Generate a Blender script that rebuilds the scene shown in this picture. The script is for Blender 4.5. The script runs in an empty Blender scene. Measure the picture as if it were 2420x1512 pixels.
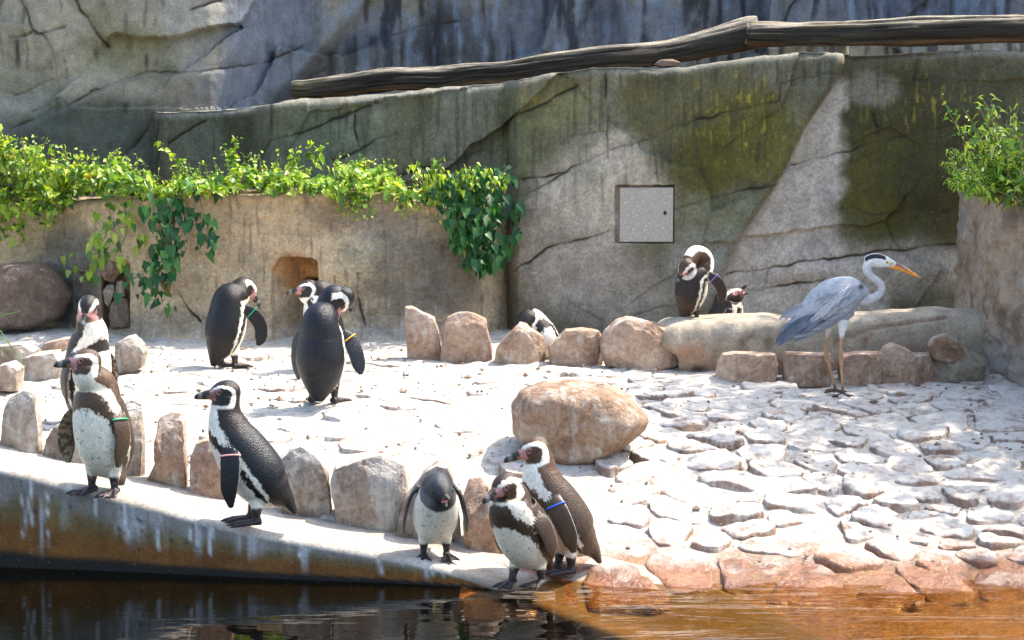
import bpy, math, random
import numpy as np
from mathutils import Vector, Matrix, kdtree

random.seed(7); RNG = np.random.default_rng(7)
sc = bpy.context.scene
COLL = sc.collection

# ------------------------------------------------------------------ camera, sky, sun
FPX = 2205.0                      # focal length in pixels of a 1024 wide frame
EYE = np.array([0.0, 0.0, 1.97])
PITCH = math.atan(220.0 / FPX)
cam = bpy.data.cameras.new('camera'); cam_o = bpy.data.objects.new('camera', cam); COLL.objects.link(cam_o)
cam.sensor_width = 36.0; cam.lens = FPX / 1024 * 36.0; cam.clip_end = 2000.0; cam.clip_start = 0.05
cam_o.location = EYE; cam_o.rotation_euler = (math.pi / 2 - PITCH, 0, 0)
sc.camera = cam_o

SUN_EL = math.radians(57); SUN_AZ = math.radians(62)       # azimuth measured from +Y towards +X
SUN = np.array([math.cos(SUN_EL) * math.sin(SUN_AZ), math.cos(SUN_EL) * math.cos(SUN_AZ), math.sin(SUN_EL)])
w = bpy.data.worlds.new('World'); sc.world = w; w.use_nodes = True
wn = w.node_tree.nodes; wl = w.node_tree.links
sky = wn.new('ShaderNodeTexSky'); sky.sky_type = 'NISHITA'; sky.sun_disc = False
sky.dust_density = 2.6; sky.ozone_density = 0.4; sky.sun_elevation = SUN_EL; sky.sun_rotation = SUN_AZ
bg = wn['Background']; bg.inputs['Strength'].default_value = 0.15
wl.new(sky.outputs[0], bg.inputs['Color'])
sl = bpy.data.lights.new('sun', 'SUN'); sl.energy = 2.6; sl.angle = math.radians(0.53); sl.color = (1.0, 0.92, 0.80)
so = bpy.data.objects.new('sun', sl); COLL.objects.link(so)
so.rotation_euler = Vector(-SUN).to_track_quat('-Z', 'Y').to_euler(); so.location = (6, 14, 9)
sc.view_settings.view_transform = 'Standard'; sc.view_settings.look = 'None'
sc.view_settings.gamma = 1.0; sc.view_settings.use_curve_mapping = False
sc.view_settings.exposure = 1.75
sc.render.engine = 'CYCLES'
sc.cycles.use_denoising = True
sc.cycles.max_bounces = 8; sc.cycles.transparent_max_bounces = 12
sc.cycles.caustics_reflective = False; sc.cycles.caustics_refractive = False

# ------------------------------------------------------------------ measuring helpers
KV = 1024.0 / 2419.0              # photograph measured on a 2419 wide print
FWD = np.array([0, math.cos(PITCH), -math.sin(PITCH)]); UPV = np.array([0, math.sin(PITCH), math.cos(PITCH)])
def W(px, py, Y):
    d = FWD + np.array([1., 0, 0]) * ((px - 512) / FPX) + UPV * ((320 - py) / FPX)
    return EYE + d * (Y / d[1])
def V(x, y, Y): return W(x * KV, y * KV, Y)
def proj(P):                      # world -> measured print coordinates
    q = P - EYE
    dep = q @ FWD
    return ((q[..., 0] / dep) * FPX + 512) / KV, (320 - (q @ UPV) / dep * FPX) / KV

# ------------------------------------------------------------------ noise
def _h(ix, iy, iz, seed):
    h = (ix.astype(np.int64) * 374761393 + iy.astype(np.int64) * 668265263 + iz.astype(np.int64) * 2147483647 + seed * 974634777) & 0xFFFFFFFF
    h = ((h ^ (h >> 13)) * 1274126177) & 0xFFFFFFFF
    h = (h ^ (h >> 16)) & 0xFFFFFFFF
    return h / 4294967295.0
def vnoise(P, seed=0):
    P = np.asarray(P, float); i = np.floor(P).astype(np.int64); f = P - i; f = f * f * (3 - 2 * f)
    x, y, z = i[..., 0], i[..., 1], i[..., 2]; fx, fy, fz = f[..., 0], f[..., 1], f[..., 2]
    def L(a, b, t): return a + (b - a) * t
    c = [[[_h(x + a, y + b, z + d, seed) for d in (0, 1)] for b in (0, 1)] for a in (0, 1)]
    return L(L(L(c[0][0][0], c[1][0][0], fx), L(c[0][1][0], c[1][1][0], fx), fy),
             L(L(c[0][0][1], c[1][0][1], fx), L(c[0][1][1], c[1][1][1], fx), fy), fz) * 2 - 1
def fbm(P, oct=4, seed=0, gain=0.5):
    P = np.asarray(P, float); s = 0; a = 1.0; t = 0
    for k in range(oct):
        s = s + a * vnoise(P * (2.03 ** k) + 17.3 * k, seed + k); t += a; a *= gain
    return s / t
def sstep(a, b, x):
    t = np.clip((x - a) / (b - a), 0, 1); return t * t * (3 - 2 * t)
def mixc(A, B, t): return A * (1 - t[..., None]) + np.asarray(B) * t[..., None]

# ------------------------------------------------------------------ objects
def tag(o, label=None, cat=None, group=None, kind=None):
    if label: o['label'] = label
    if cat: o['category'] = cat
    if group: o['group'] = group
    if kind: o['kind'] = kind
    return o
def mesh(name, verts, faces, col=None, smooth=True):
    me = bpy.data.meshes.new(name)
    me.from_pydata(np.asarray(verts).tolist(), [], faces.tolist() if isinstance(faces, np.ndarray) else faces)
    if col is not None:
        at = me.color_attributes.new('Col', 'FLOAT_COLOR', 'POINT')
        c4 = np.ones((len(verts), 4), np.float32); c4[:, :3] = col
        at.data.foreach_set('color', c4.ravel())
    if smooth: me.polygons.foreach_set('use_smooth', [True] * len(me.polygons))
    me.update()
    return me
def obj(name, me, mat=None, parent=None):
    o = bpy.data.objects.new(name, me); COLL.objects.link(o)
    if mat and not me.materials: me.materials.append(mat)
    if parent: o.parent = parent
    return o
def empty(name, loc=(0, 0, 0), rz=0.0):
    o = bpy.data.objects.new(name, None); COLL.objects.link(o)
    o.location = loc; o.rotation_euler = (0, 0, rz); o.empty_display_size = 0.1
    return o
def grid_faces(ny, nx, flip=False, wrap=False):
    j, i = np.meshgrid(np.arange(ny - 1), np.arange(nx if wrap else nx - 1), indexing='ij')
    i2 = (i + 1) % nx
    a = j * nx + i; b = j * nx + i2; c = (j + 1) * nx + i2; d = (j + 1) * nx + i
    q = np.stack([a, b, c, d] if not flip else [a, d, c, b], -1)
    return q.reshape(-1, 4)

# ------------------------------------------------------------------ materials
class NT:
    def __init__(self, name):
        self.m = bpy.data.materials.new(name); self.m.use_nodes = True
        self.t = self.m.node_tree; self.n = self.t.nodes
        self.bsdf = self.n['Principled BSDF']; self.out = self.n['Material Output']
    def new(self, typ, **kw):
        nd = self.n.new(typ)
        for k, v in kw.items(): setattr(nd, k, v)
        return nd
    def set(self, sock, v):
        if hasattr(v, 'links') or isinstance(v, bpy.types.NodeSocket): self.t.links.new(v, sock)
        else: sock.default_value = v
    def coords(self, kind='Object', scale=(1, 1, 1)):
        tc = self.new('ShaderNodeTexCoord'); mp = self.new('ShaderNodeMapping')
        mp.inputs['Scale'].default_value = scale
        self.t.links.new(tc.outputs[kind], mp.inputs['Vector']); return mp.outputs[0]
    def noise(self, vec, scale, detail=4, rough=0.55, dist=0.0):
        nd = self.new('ShaderNodeTexNoise'); self.t.links.new(vec, nd.inputs['Vector'])
        nd.inputs['Scale'].default_value = scale; nd.inputs['Detail'].default_value = detail
        nd.inputs['Roughness'].default_value = rough; nd.inputs['Distortion'].default_value = dist
        return nd.outputs['Fac']
    def voro(self, vec, scale, feature='F1', out='Distance'):
        nd = self.new('ShaderNodeTexVoronoi', feature=feature); self.t.links.new(vec, nd.inputs['Vector'])
        nd.inputs['Scale'].default_value = scale; return nd.outputs[out]
    def ramp(self, fac, stops):
        r = self.new('ShaderNodeValToRGB'); self.t.links.new(fac, r.inputs[0])
        e = r.color_ramp.elements
        while len(e) < len(stops): e.new(0.5)
        for k, (p, c) in enumerate(stops):
            e[k].position = p; e[k].color = (c, c, c, 1) if not hasattr(c, '__len__') else (*c, 1)
        return r.outputs[0]
    def mix(self, fac, a, b, typ='MIX'):
        m = self.new('ShaderNodeMix', data_type='RGBA', blend_type=typ)
        self.set(m.inputs[0], fac)
        for s, v in ((m.inputs[6], a), (m.inputs[7], b)):
            if isinstance(v, (tuple, list)): s.default_value = (*v, 1)
            else: self.t.links.new(v, s)
        return m.outputs[2]
    def math(self, op, a, b=0.0, clamp=False):
        m = self.new('ShaderNodeMath', operation=op); m.use_clamp = clamp
        self.set(m.inputs[0], a); self.set(m.inputs[1], b); return m.outputs[0]
    def attr(self, name='Col'):
        a = self.new('ShaderNodeAttribute'); a.attribute_name = name; return a
    def bump(self, h, strength=0.4, dist=0.01, nrm=None):
        b = self.new('ShaderNodeBump'); b.inputs['Strength'].default_value = strength; b.inputs['Distance'].default_value = dist
        self.t.links.new(h, b.inputs['Height'])
        if nrm: self.t.links.new(nrm, b.inputs['Normal'])
        return b.outputs[0]
    def done(self, color=None, rough=None, normal=None, **kw):
        if color is not None:
            if isinstance(color, (tuple, list)): self.bsdf.inputs['Base Color'].default_value = (*color, 1)
            else: self.t.links.new(color, self.bsdf.inputs['Base Color'])
        if rough is not None: self.set(self.bsdf.inputs['Roughness'], rough)
        if normal is not None: self.t.links.new(normal, self.bsdf.inputs['Normal'])
        for k, v in kw.items(): self.set(self.bsdf.inputs[k.replace('_', ' ')], v)
        return self.m

def mat_wall(name, speck=1.0, bump=0.5, streak=0.55):
    t = NT(name); c = t.coords('Object')
    a = t.attr().outputs['Color']
    n1 = t.noise(c, 9, 6, 0.62); n2 = t.noise(c, 70, 4, 0.6); n3 = t.noise(c, 260, 2, 0.5)
    vs = t.coords('Object', (22, 22, 2.2)); n4 = t.noise(vs, 1.0, 4, 0.6)
    m = t.mix(0.8, a, t.ramp(n1, [(0.25, 0.55), (0.5, 0.95), (0.75, 1.35)]), 'MULTIPLY')
    m = t.mix(streak, m, t.ramp(n4, [(0.3, 0.6), (0.55, 1.0), (0.75, 1.25)]), 'MULTIPLY')
    m = t.mix(0.7, m, t.ramp(n2, [(0.3, 0.65), (0.5, 1.0), (0.72, 1.25)]), 'MULTIPLY')
    sp = t.ramp(t.noise(c, 130, 2, 0.5), [(0.66, 0.0), (0.70, speck)])
    m = t.mix(t.math('MULTIPLY', sp, 0.75), m, (0.03, 0.03, 0.025))
    sp2 = t.ramp(t.noise(t.coords('Object', (1.1, 1, 1)), 90, 2, 0.5), [(0.70, 0.0), (0.75, speck)])
    m = t.mix(t.math('MULTIPLY', sp2, 0.5), m, (0.5, 0.49, 0.44))
    h = t.math('ADD', t.math('MULTIPLY', n1, 1.2), t.math('ADD', t.math('MULTIPLY', n2, 0.5), t.math('MULTIPLY', n3, 0.25)))
    return t.done(m, 0.92, t.bump(h, bump, 0.02))
def mat_rock(name, cols, guano=0.35, wet=False, bump=0.9, topg=0.5):
    t = NT(name); c = t.coords('Object')
    oi = t.new('ShaderNodeObjectInfo')
    av = t.new('ShaderNodeVectorMath', operation='ADD'); t.t.links.new(c, av.inputs[0])
    sv = t.new('ShaderNodeVectorMath', operation='SCALE'); sv.inputs[3].default_value = 37.0
    t.t.links.new(oi.outputs['Location'], sv.inputs[0]); t.t.links.new(sv.outputs[0], av.inputs[1]); c = av.outputs[0]
    n1 = t.noise(c, 5, 6, 0.65, 0.6); n2 = t.noise(c, 38, 5, 0.6); n3 = t.noise(c, 170, 3, 0.6)
    base = t.ramp(n1, [(0.25, cols[0]), (0.45, cols[1]), (0.6, cols[2]), (0.78, cols[3])])
    base = t.mix(0.8, base, t.ramp(n2, [(0.3, 0.6), (0.5, 1.0), (0.7, 1.3)]), 'MULTIPLY')
    base = t.mix(0.6, base, t.ramp(n3, [(0.3, 0.65), (0.5, 1.0), (0.7, 1.25)]), 'MULTIPLY')
    bri = t.math('ADD', t.math('MULTIPLY', oi.outputs['Random'], 0.5), 0.75)
    cb = t.new('ShaderNodeCombineColor');
    for k in range(3): t.t.links.new(bri, cb.inputs[k])
    base = t.mix(0.8, base, cb.outputs[0], 'MULTIPLY')
    # droppings: smeared white, more on upward faces
    geo = t.new('ShaderNodeNewGeometry'); sx = t.new('ShaderNodeSeparateXYZ'); t.t.links.new(geo.outputs['Normal'], sx.inputs[0])
    g1 = t.noise(c, 9, 6, 0.7, 0.4); drip = t.noise(t.coords('Object', (26, 26, 2.2)), 1.0, 4, 0.6)
    up = t.math('MULTIPLY', t.ramp(sx.outputs[2], [(0.35, 0.0), (0.85, 1.0)]), topg)
    gm = t.math('ADD', t.math('ADD', t.math('MULTIPLY', g1, 0.62), t.math('MULTIPLY', drip, 0.4)), t.math('MULTIPLY', up, 0.35))
    gm = t.ramp(gm, [(0.66 - guano * 0.28, 0.0), (0.82 - guano * 0.28, 0.9)])
    rough = 0.9
    if wet:
        sp = t.new('ShaderNodeSeparateXYZ'); t.t.links.new(geo.outputs['Position'], sp.inputs[0])
        wz = t.math('ADD', sp.outputs[2], t.math('MULTIPLY', t.math('SUBTRACT', t.noise(c, 5, 5), 0.5), -0.22))
        wm = t.ramp(wz, [(0.03, 1.0), (0.12, 0.0)])
        gm = t.math('MULTIPLY', gm, t.math('SUBTRACT', 1.0, wm))
        base = t.mix(wm, base, t.mix(0.92, base, (0.74, 0.40, 0.17), 'MULTIPLY'))
        rough = t.math('SUBTRACT', 0.9, t.math('MULTIPLY', wm, 0.72))
    base = t.mix(gm, base, (0.56, 0.53, 0.465))
    h = t.math('ADD', t.math('MULTIPLY', n1, 1.0), t.math('ADD', t.math('MULTIPLY', n2, 0.7), t.math('MULTIPLY', n3, 0.25)))
    return t.done(base, rough, t.bump(h, bump, 0.02))

M = {}
M['wall'] = mat_wall('artificial_rock', 1.0, 0.45, 0.3)
M['earth'] = mat_wall('earthy_render', 0.5, 1.0, 0.0)
M['curb'] = mat_wall('stained_concrete', 0.6, 0.35)
BR = [(0.15, 0.11, 0.08), (0.27, 0.20, 0.15), (0.37, 0.30, 0.235), (0.47, 0.41, 0.35)]
M['slab'] = mat_rock('slab_stone', BR, 0.6, topg=0.2)
M['slab_pink'] = mat_rock('warm_slab_stone', [(0.19, 0.115, 0.075), (0.33, 0.21, 0.14), (0.43, 0.30, 0.21), (0.50, 0.40, 0.32)], 0.42, topg=0.1)
M['boulder'] = mat_rock('boulder_stone', [(0.13, 0.065, 0.036), (0.25, 0.145, 0.085), (0.34, 0.235, 0.155), (0.44, 0.36, 0.28)], 0.46, topg=0.1)
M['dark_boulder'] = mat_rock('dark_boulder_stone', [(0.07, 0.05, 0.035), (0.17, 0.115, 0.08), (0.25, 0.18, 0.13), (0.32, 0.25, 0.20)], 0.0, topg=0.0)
M['paving'] = mat_rock('paving_stone', [(0.12, 0.07, 0.045), (0.23, 0.145, 0.10), (0.32, 0.235, 0.185), (0.40, 0.33, 0.28)], 0.60, wet=True, topg=0.35, bump=0.8)
M['mortar'] = mat_rock('mortar', [(0.15, 0.11, 0.075), (0.25, 0.20, 0.15), (0.34, 0.29, 0.23), (0.42, 0.37, 0.31)], 0.58, wet=True, topg=0.35, bump=1.0)
M['beam'] = mat_rock('cast_ledge', [(0.16, 0.12, 0.08), (0.27, 0.22, 0.16), (0.34, 0.29, 0.22), (0.40, 0.35, 0.28)], 0.05, topg=0.0, bump=0.4)

def mat_simple(name, col, rough=0.5, nz=None, bump=0.0, **kw):
    t = NT(name)
    if nz:
        c = t.coords('Object'); n = t.noise(c, nz, 4)
        cc = t.mix(0.7, col, t.ramp(n, [(0.3, 0.6), (0.5, 1.0), (0.7, 1.35)]), 'MULTIPLY')
        return t.done(cc, rough, t.bump(n, bump, 0.01) if bump else None, **kw)
    return t.done(col, rough, **kw)
def mat_plumage(name, rough=0.5, fscale=110, strength=0.35):
    t = NT(name); c = t.coords('Object'); a = t.attr().outputs['Color']
    v = t.voro(c, fscale); n = t.noise(c, 300, 3, 0.6); n2 = t.noise(t.coords('Object', (1, 1, 0.35)), 170, 3, 0.6)
    col = t.mix(0.6, a, t.ramp(n2, [(0.28, 0.55), (0.5, 1.0), (0.72, 1.4)]), 'MULTIPLY')
    n5 = t.noise(c, 28, 4, 0.6); col = t.mix(0.35, col, t.ramp(n5, [(0.3, 0.7), (0.5, 1.0), (0.72, 1.4)]), 'MULTIPLY')
    tip = t.ramp(v, [(0.0, 1.0), (0.28, 0.0)]); col = t.mix(t.math('MULTIPLY', tip, 0.5), col, t.mix(1.0, col, (0.04, 0.032, 0.026), 'ADD'))
    h = t.math('ADD', t.math('MULTIPLY', v, -0.8), t.math('ADD', t.math('MULTIPLY', n, 0.3), t.math('MULTIPLY', n2, 0.5)))
    return t.done(col, rough, t.bump(h, strength, 0.006), Specular_IOR_Level=0.33)
M['plumage'] = mat_plumage('plumage', 0.36, 200, 0.42)
M['heron'] = mat_plumage('heron_plumage', 0.7, 60, 0.2)
M['eye'] = mat_simple('eye', (0.02, 0.008, 0.006), 0.08)
M['eye_yellow'] = mat_simple('yellow_iris', (0.75, 0.55, 0.05), 0.15)
for k, c in dict(pink=(0.70, 0.30, 0.27), green=(0.01, 0.30, 0.11), yellow=(0.60, 0.34, 0.02), blue=(0.02, 0.12, 0.65), purple=(0.30, 0.18, 0.55), maroon=(0.16, 0.05, 0.05)).items():
    M['band_' + k] = mat_simple('band_' + k, c, 0.35)
def mat_leaf(name, trans=0.35, rough=0.42):
    t = NT(name); a = t.attr().outputs['Color']
    p = t.bsdf; t.t.links.new(a, p.inputs['Base Color']); p.inputs['Roughness'].default_value = rough
    tr = t.new('ShaderNodeBsdfTranslucent')
    t.t.links.new(t.mix(1.0, a, (1.5, 1.35, 0.5), 'MULTIPLY'), tr.inputs['Color'])
    mx = t.new('ShaderNodeMixShader'); mx.inputs[0].default_value = trans
    t.t.links.new(p.outputs[0], mx.inputs[1]); t.t.links.new(tr.outputs[0], mx.inputs[2]); t.t.links.new(mx.outputs[0], t.out.inputs[0])
    return t.m
M['leaf'] = mat_leaf('leaf'); M['stem'] = mat_simple('stem', (0.16, 0.17, 0.05), 0.7)
M['bark'] = mat_simple('bark', (0.09, 0.06, 0.04), 0.9, 12, 0.6)
def mat_wood():
    t = NT('weathered_wood'); a = t.attr().outputs['Color']; c = t.coords('Object', (2.2, 26, 26))
    n = t.noise(c, 1.6, 6, 0.65, 0.3); n2 = t.noise(t.coords('Object'), 60, 4)
    col = t.mix(0.85, a, t.ramp(n, [(0.3, 0.35), (0.5, 0.9), (0.7, 1.6)]), 'MULTIPLY')
    col = t.mix(0.5, col, t.ramp(n2, [(0.3, 0.6), (0.7, 1.3)]), 'MULTIPLY')
    return t.done(col, 0.85, t.bump(t.math('ADD', n, t.math('MULTIPLY', n2, 0.3)), 0.9, 0.02))
M['wood'] = mat_wood()
M['post'] = mat_simple('grey_post', (0.2, 0.18, 0.15), 0.7, 20, 0.3)
def mat_hatch():
    t = NT('speckled_hatch'); c = t.coords('Object')
    n = t.noise(c, 60, 4, 0.6)
    col = t.ramp(n, [(0.3, (0.36, 0.31, 0.25)), (0.7, (0.46, 0.40, 0.33))])
    sp = t.ramp(t.noise(c, 75, 1, 0.4), [(0.66, 0.0), (0.69, 1.0)])
    col = t.mix(sp, col, (0.58, 0.56, 0.50))
    return t.done(col, 0.8, t.bump(n, 0.25, 0.01))
M['hatch'] = mat_hatch()
M['black'] = mat_simple('dark_hole', (0.01, 0.01, 0.01), 0.6)
def mat_water():
    t = NT('pool_water'); t.n.remove(t.bsdf)
    c = t.coords('Object', (0.7, 2.6, 1)); c2 = t.coords('Object', (1.8, 6, 1))
    n = t.noise(c, 1.5, 3, 0.5, 0.6); n2 = t.noise(c2, 2.4, 2, 0.5, 0.3)
    h = t.math('ADD', t.math('MULTIPLY', n, 1.0), t.math('MULTIPLY', n2, 0.10))
    sx = t.new('ShaderNodeSeparateXYZ'); t.t.links.new(t.coords('Object'), sx.inputs[0])
    h = t.math('MULTIPLY', h, t.ramp(t.math('MULTIPLY', t.math('ADD', sx.outputs[0], 2.0), 0.25), [(0.30, 0.22), (0.62, 1.0)]))
    b = t.new('ShaderNodeBump'); b.inputs['Strength'].default_value = 0.40; b.inputs['Distance'].default_value = 0.05; t.t.links.new(h, b.inputs['Height'])
    fr = t.new('ShaderNodeFresnel'); fr.inputs['IOR'].default_value = 1.33; t.t.links.new(b.outputs[0], fr.inputs['Normal'])
    tr = t.new('ShaderNodeBsdfTransparent'); tr.inputs[0].default_value = (0.88, 0.72, 0.44, 1)
    gl = t.new('ShaderNodeBsdfGlossy'); gl.inputs['Roughness'].default_value = 0.03; gl.inputs['Color'].default_value = (0.80, 0.80, 0.78, 1); t.t.links.new(b.outputs[0], gl.inputs['Normal'])
    mx = t.new('ShaderNodeMixShader'); t.t.links.new(fr.outputs[0], mx.inputs[0]); t.t.links.new(tr.outputs[0], mx.inputs[1]); t.t.links.new(gl.outputs[0], mx.inputs[2])
    t.t.links.new(mx.outputs[0], t.out.inputs[0]); return t.m
M['water'] = mat_water()

# ------------------------------------------------------------------ ground surface model
def solve_ground():
    pts = []
    for px, py, Y in [(0, 452, 9.6), (123, 482, 9.5), (237, 508, 9.4), (305, 514, 9.37), (366, 533, 9.3), (478, 554, 9.15), (-60, 440, 9.7),
                      (100, 426, 10.6), (320, 405, 11.0), (222, 368, 12.5), (150, 337, 13.6), (430, 360, 12.7), (600, 367, 12.5), (750, 381, 12.1),
                      (838, 395, 11.7), (1000, 389, 11.8), (560, 468, 10.0), (1020, 450, 10.6), (800, 480, 10.0), (700, 520, 9.5), (900, 540, 9.35),
                      (620, 560, 9.1), (1024, 540, 9.4), (550, 592, 8.82)]:
        p = W(px, py, Y); pts.append(p)
    pts = np.array(pts)
    ex = []
    for x in (0.9, 2.0, 3.5): ex += [(x, 8.87, 0.0), (x, 8.3, -0.12), (x, 7.5, -0.3)]
    ex += [(0.4, 8.5, -0.07), (5, 12, .45), (5, 9.5, .12), (-5, 10, .47), (-5, 13, .5), (-4, 16, .55), (0, 16, .5), (4, 16, .5), (2, 13.6, .45), (0, 13.6, .5), (-2.6, 14.5, .5)]
    pts = np.vstack([pts, np.array(ex)])
    n = len(pts); d = np.linalg.norm(pts[:, None, :2] - pts[None, :, :2], axis=2)
    K = np.where(d > 0, d * d * np.log(d + 1e-9), 0) + np.eye(n) * 0.06
    A = np.zeros((n + 3, n + 3)); A[:n, :n] = K; A[:n, n] = 1; A[:n, n + 1:] = pts[:, :2]; A[n:, :n] = A[:n, n:].T
    s = np.linalg.solve(A, np.concatenate([pts[:, 2], [0, 0, 0]]))
    return pts, s
GP, GS = solve_ground()
def ground_z(x, y):
    x = np.asarray(x, float); y = np.asarray(y, float); n = len(GP)
    d = np.sqrt((x[..., None] - GP[:, 0]) ** 2 + (y[..., None] - GP[:, 1]) ** 2)
    K = np.where(d > 0, d * d * np.log(d + 1e-9), 0)
    return K @ GS[:n] + GS[n] + GS[n + 1] * x + GS[n + 2] * y

EDGE_PX = [(-300, 405, 9.5), (-60, 453, 9.26), (0, 468, 9.2), (123, 499, 9.1), (237, 528, 9.0), (351, 549, 8.91), (421, 562, 8.85), (480, 579, 8.78), (530, 600, 8.67), (560, 613, 8.6), (600, 628, 8.5), (660, 655, 8.29), (740, 700, 7.93), (900, 800, 7.24), (1100, 950, 6.4)]
EDGE = np.array([W(*e) for e in EDGE_PX])
def crom(A, t):
    A = np.asarray(A, float); k = len(A); t = np.asarray(t, float)
    i = np.clip(np.floor(t).astype(int), 0, k - 2); f = (t - i)[:, None]
    p1 = A[i]; p2 = A[i + 1]; p0 = A[np.clip(i - 1, 0, k - 1)]; p3 = A[np.clip(i + 2, 0, k - 1)]
    p0 = np.where((i == 0)[:, None], 2 * p1 - p2, p0); p3 = np.where((i + 2 > k - 1)[:, None], 2 * p2 - p1, p3)
    return 0.5 * (2 * p1 + (p2 - p0) * f + (2 * p0 - 5 * p1 + 4 * p2 - p3) * f * f + (3 * p1 - p0 - 3 * p2 + p3) * f ** 3)
EDGE_D = crom(EDGE, np.linspace(0, len(EDGE) - 1, 420))
seg = np.r_[0, np.cumsum(np.linalg.norm(np.diff(EDGE_D, axis=0), axis=1))]
tt = np.linspace(0, seg[-1], 460); EDGE_D = np.stack([np.interp(tt, seg, EDGE_D[:, k]) for k in range(3)], 1)
_t = np.gradient(EDGE_D[:, :2], axis=0); _t /= np.linalg.norm(_t, axis=1)[:, None]
EDGE_N = np.stack([-_t[:, 1], _t[:, 0]], 1)         # points away from the pool
def edge_info(x, y):
    P = np.stack([np.ravel(x), np.ravel(y)], 1); D = np.empty(len(P)); Zc = np.empty(len(P))
    for a in range(0, len(P), 20000):
        q = P[a:a + 20000, None, :] - EDGE_D[None, ::2, :2]
        i = np.argmin((q ** 2).sum(2), 1) * 2
        qq = P[a:a + 20000] - EDGE_D[i, :2]
        D[a:a + 20000] = (qq * EDGE_N[i]).sum(1); Zc[a:a + 20000] = EDGE_D[i, 2]
    return D.reshape(np.shape(x)), Zc.reshape(np.shape(x))
def ground_at(x, y):
    return float(ground_z(np.array([x]), np.array([y]))[0])

def build_ground():
    xs = np.arange(-5.2, 5.6, 0.03); ys = np.arange(7.0, 17.5, 0.03)
    X, Y = np.meshgrid(xs, ys); Z = ground_z(X, Y)
    P = np.stack([X, Y, Z], -1)
    D, Zc = edge_info(X, Y)
    rough = sstep(0.45, 0.8, D)
    Z += (0.028 * fbm(P * [3.4, 5.0, 0] + 5, 4, 3) + 0.020 * fbm(P * [10, 15, 0], 4, 4) - 0.005) * rough
    left = sstep(0.25, -0.35, X)             # kerb strip only on the dry side
    low = np.where((D < 0.45) & (Zc > -0.01), np.minimum(Z, Zc - 0.03), np.where(D < 0.45, Z - 0.05, Z))
    Z = np.where(D < 0.47, low, Z)
    Z = np.where(D < 0.05, np.minimum(Z, Zc - 0.03), Z)
    Z = np.where(D < 0.14, -1.1, Z)
    P[..., 2] = Z
    o = obj('ground', mesh('ground', P.reshape(-1, 3), grid_faces(len(ys), len(xs))), M['mortar'])
    tag(o, kind='structure'); return o
GROUND = build_ground()

def build_terrain():
    v = [(-60, -40, -1.2), (60, -40, -1.2), (60, 90, -1.2), (-60, 90, -1.2)]
    o = obj('terrain', mesh('terrain', v, [(0, 1, 2, 3)], smooth=False), M['bark']); tag(o, kind='structure')
    t = NT('pool_floor'); c = t.coords('Object')
    t.done(t.ramp(t.noise(c, 3, 5), [(0.3, (0.006, 0.008, 0.004)), (0.7, (0.018, 0.019, 0.009))]), 0.8)
    v = [(-14, -4, -1.05), (8, -4, -1.05), (8, 9.6, -1.05), (-14, 9.6, -1.05)]
    o = obj('pool_floor', mesh('pool_floor', v, [(0, 1, 2, 3)], smooth=False), t.m); tag(o, kind='structure')
    xs = np.linspace(-14, 9, 90); ys = np.linspace(-4, 9.9, 60); X, Y = np.meshgrid(xs, ys)
    P = np.stack([X, Y, 0 * X], -1)
    o = obj('water', mesh('water', P.reshape(-1, 3), grid_faces(60, 90)), M['water']); tag(o, kind='structure')
build_terrain()

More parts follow.
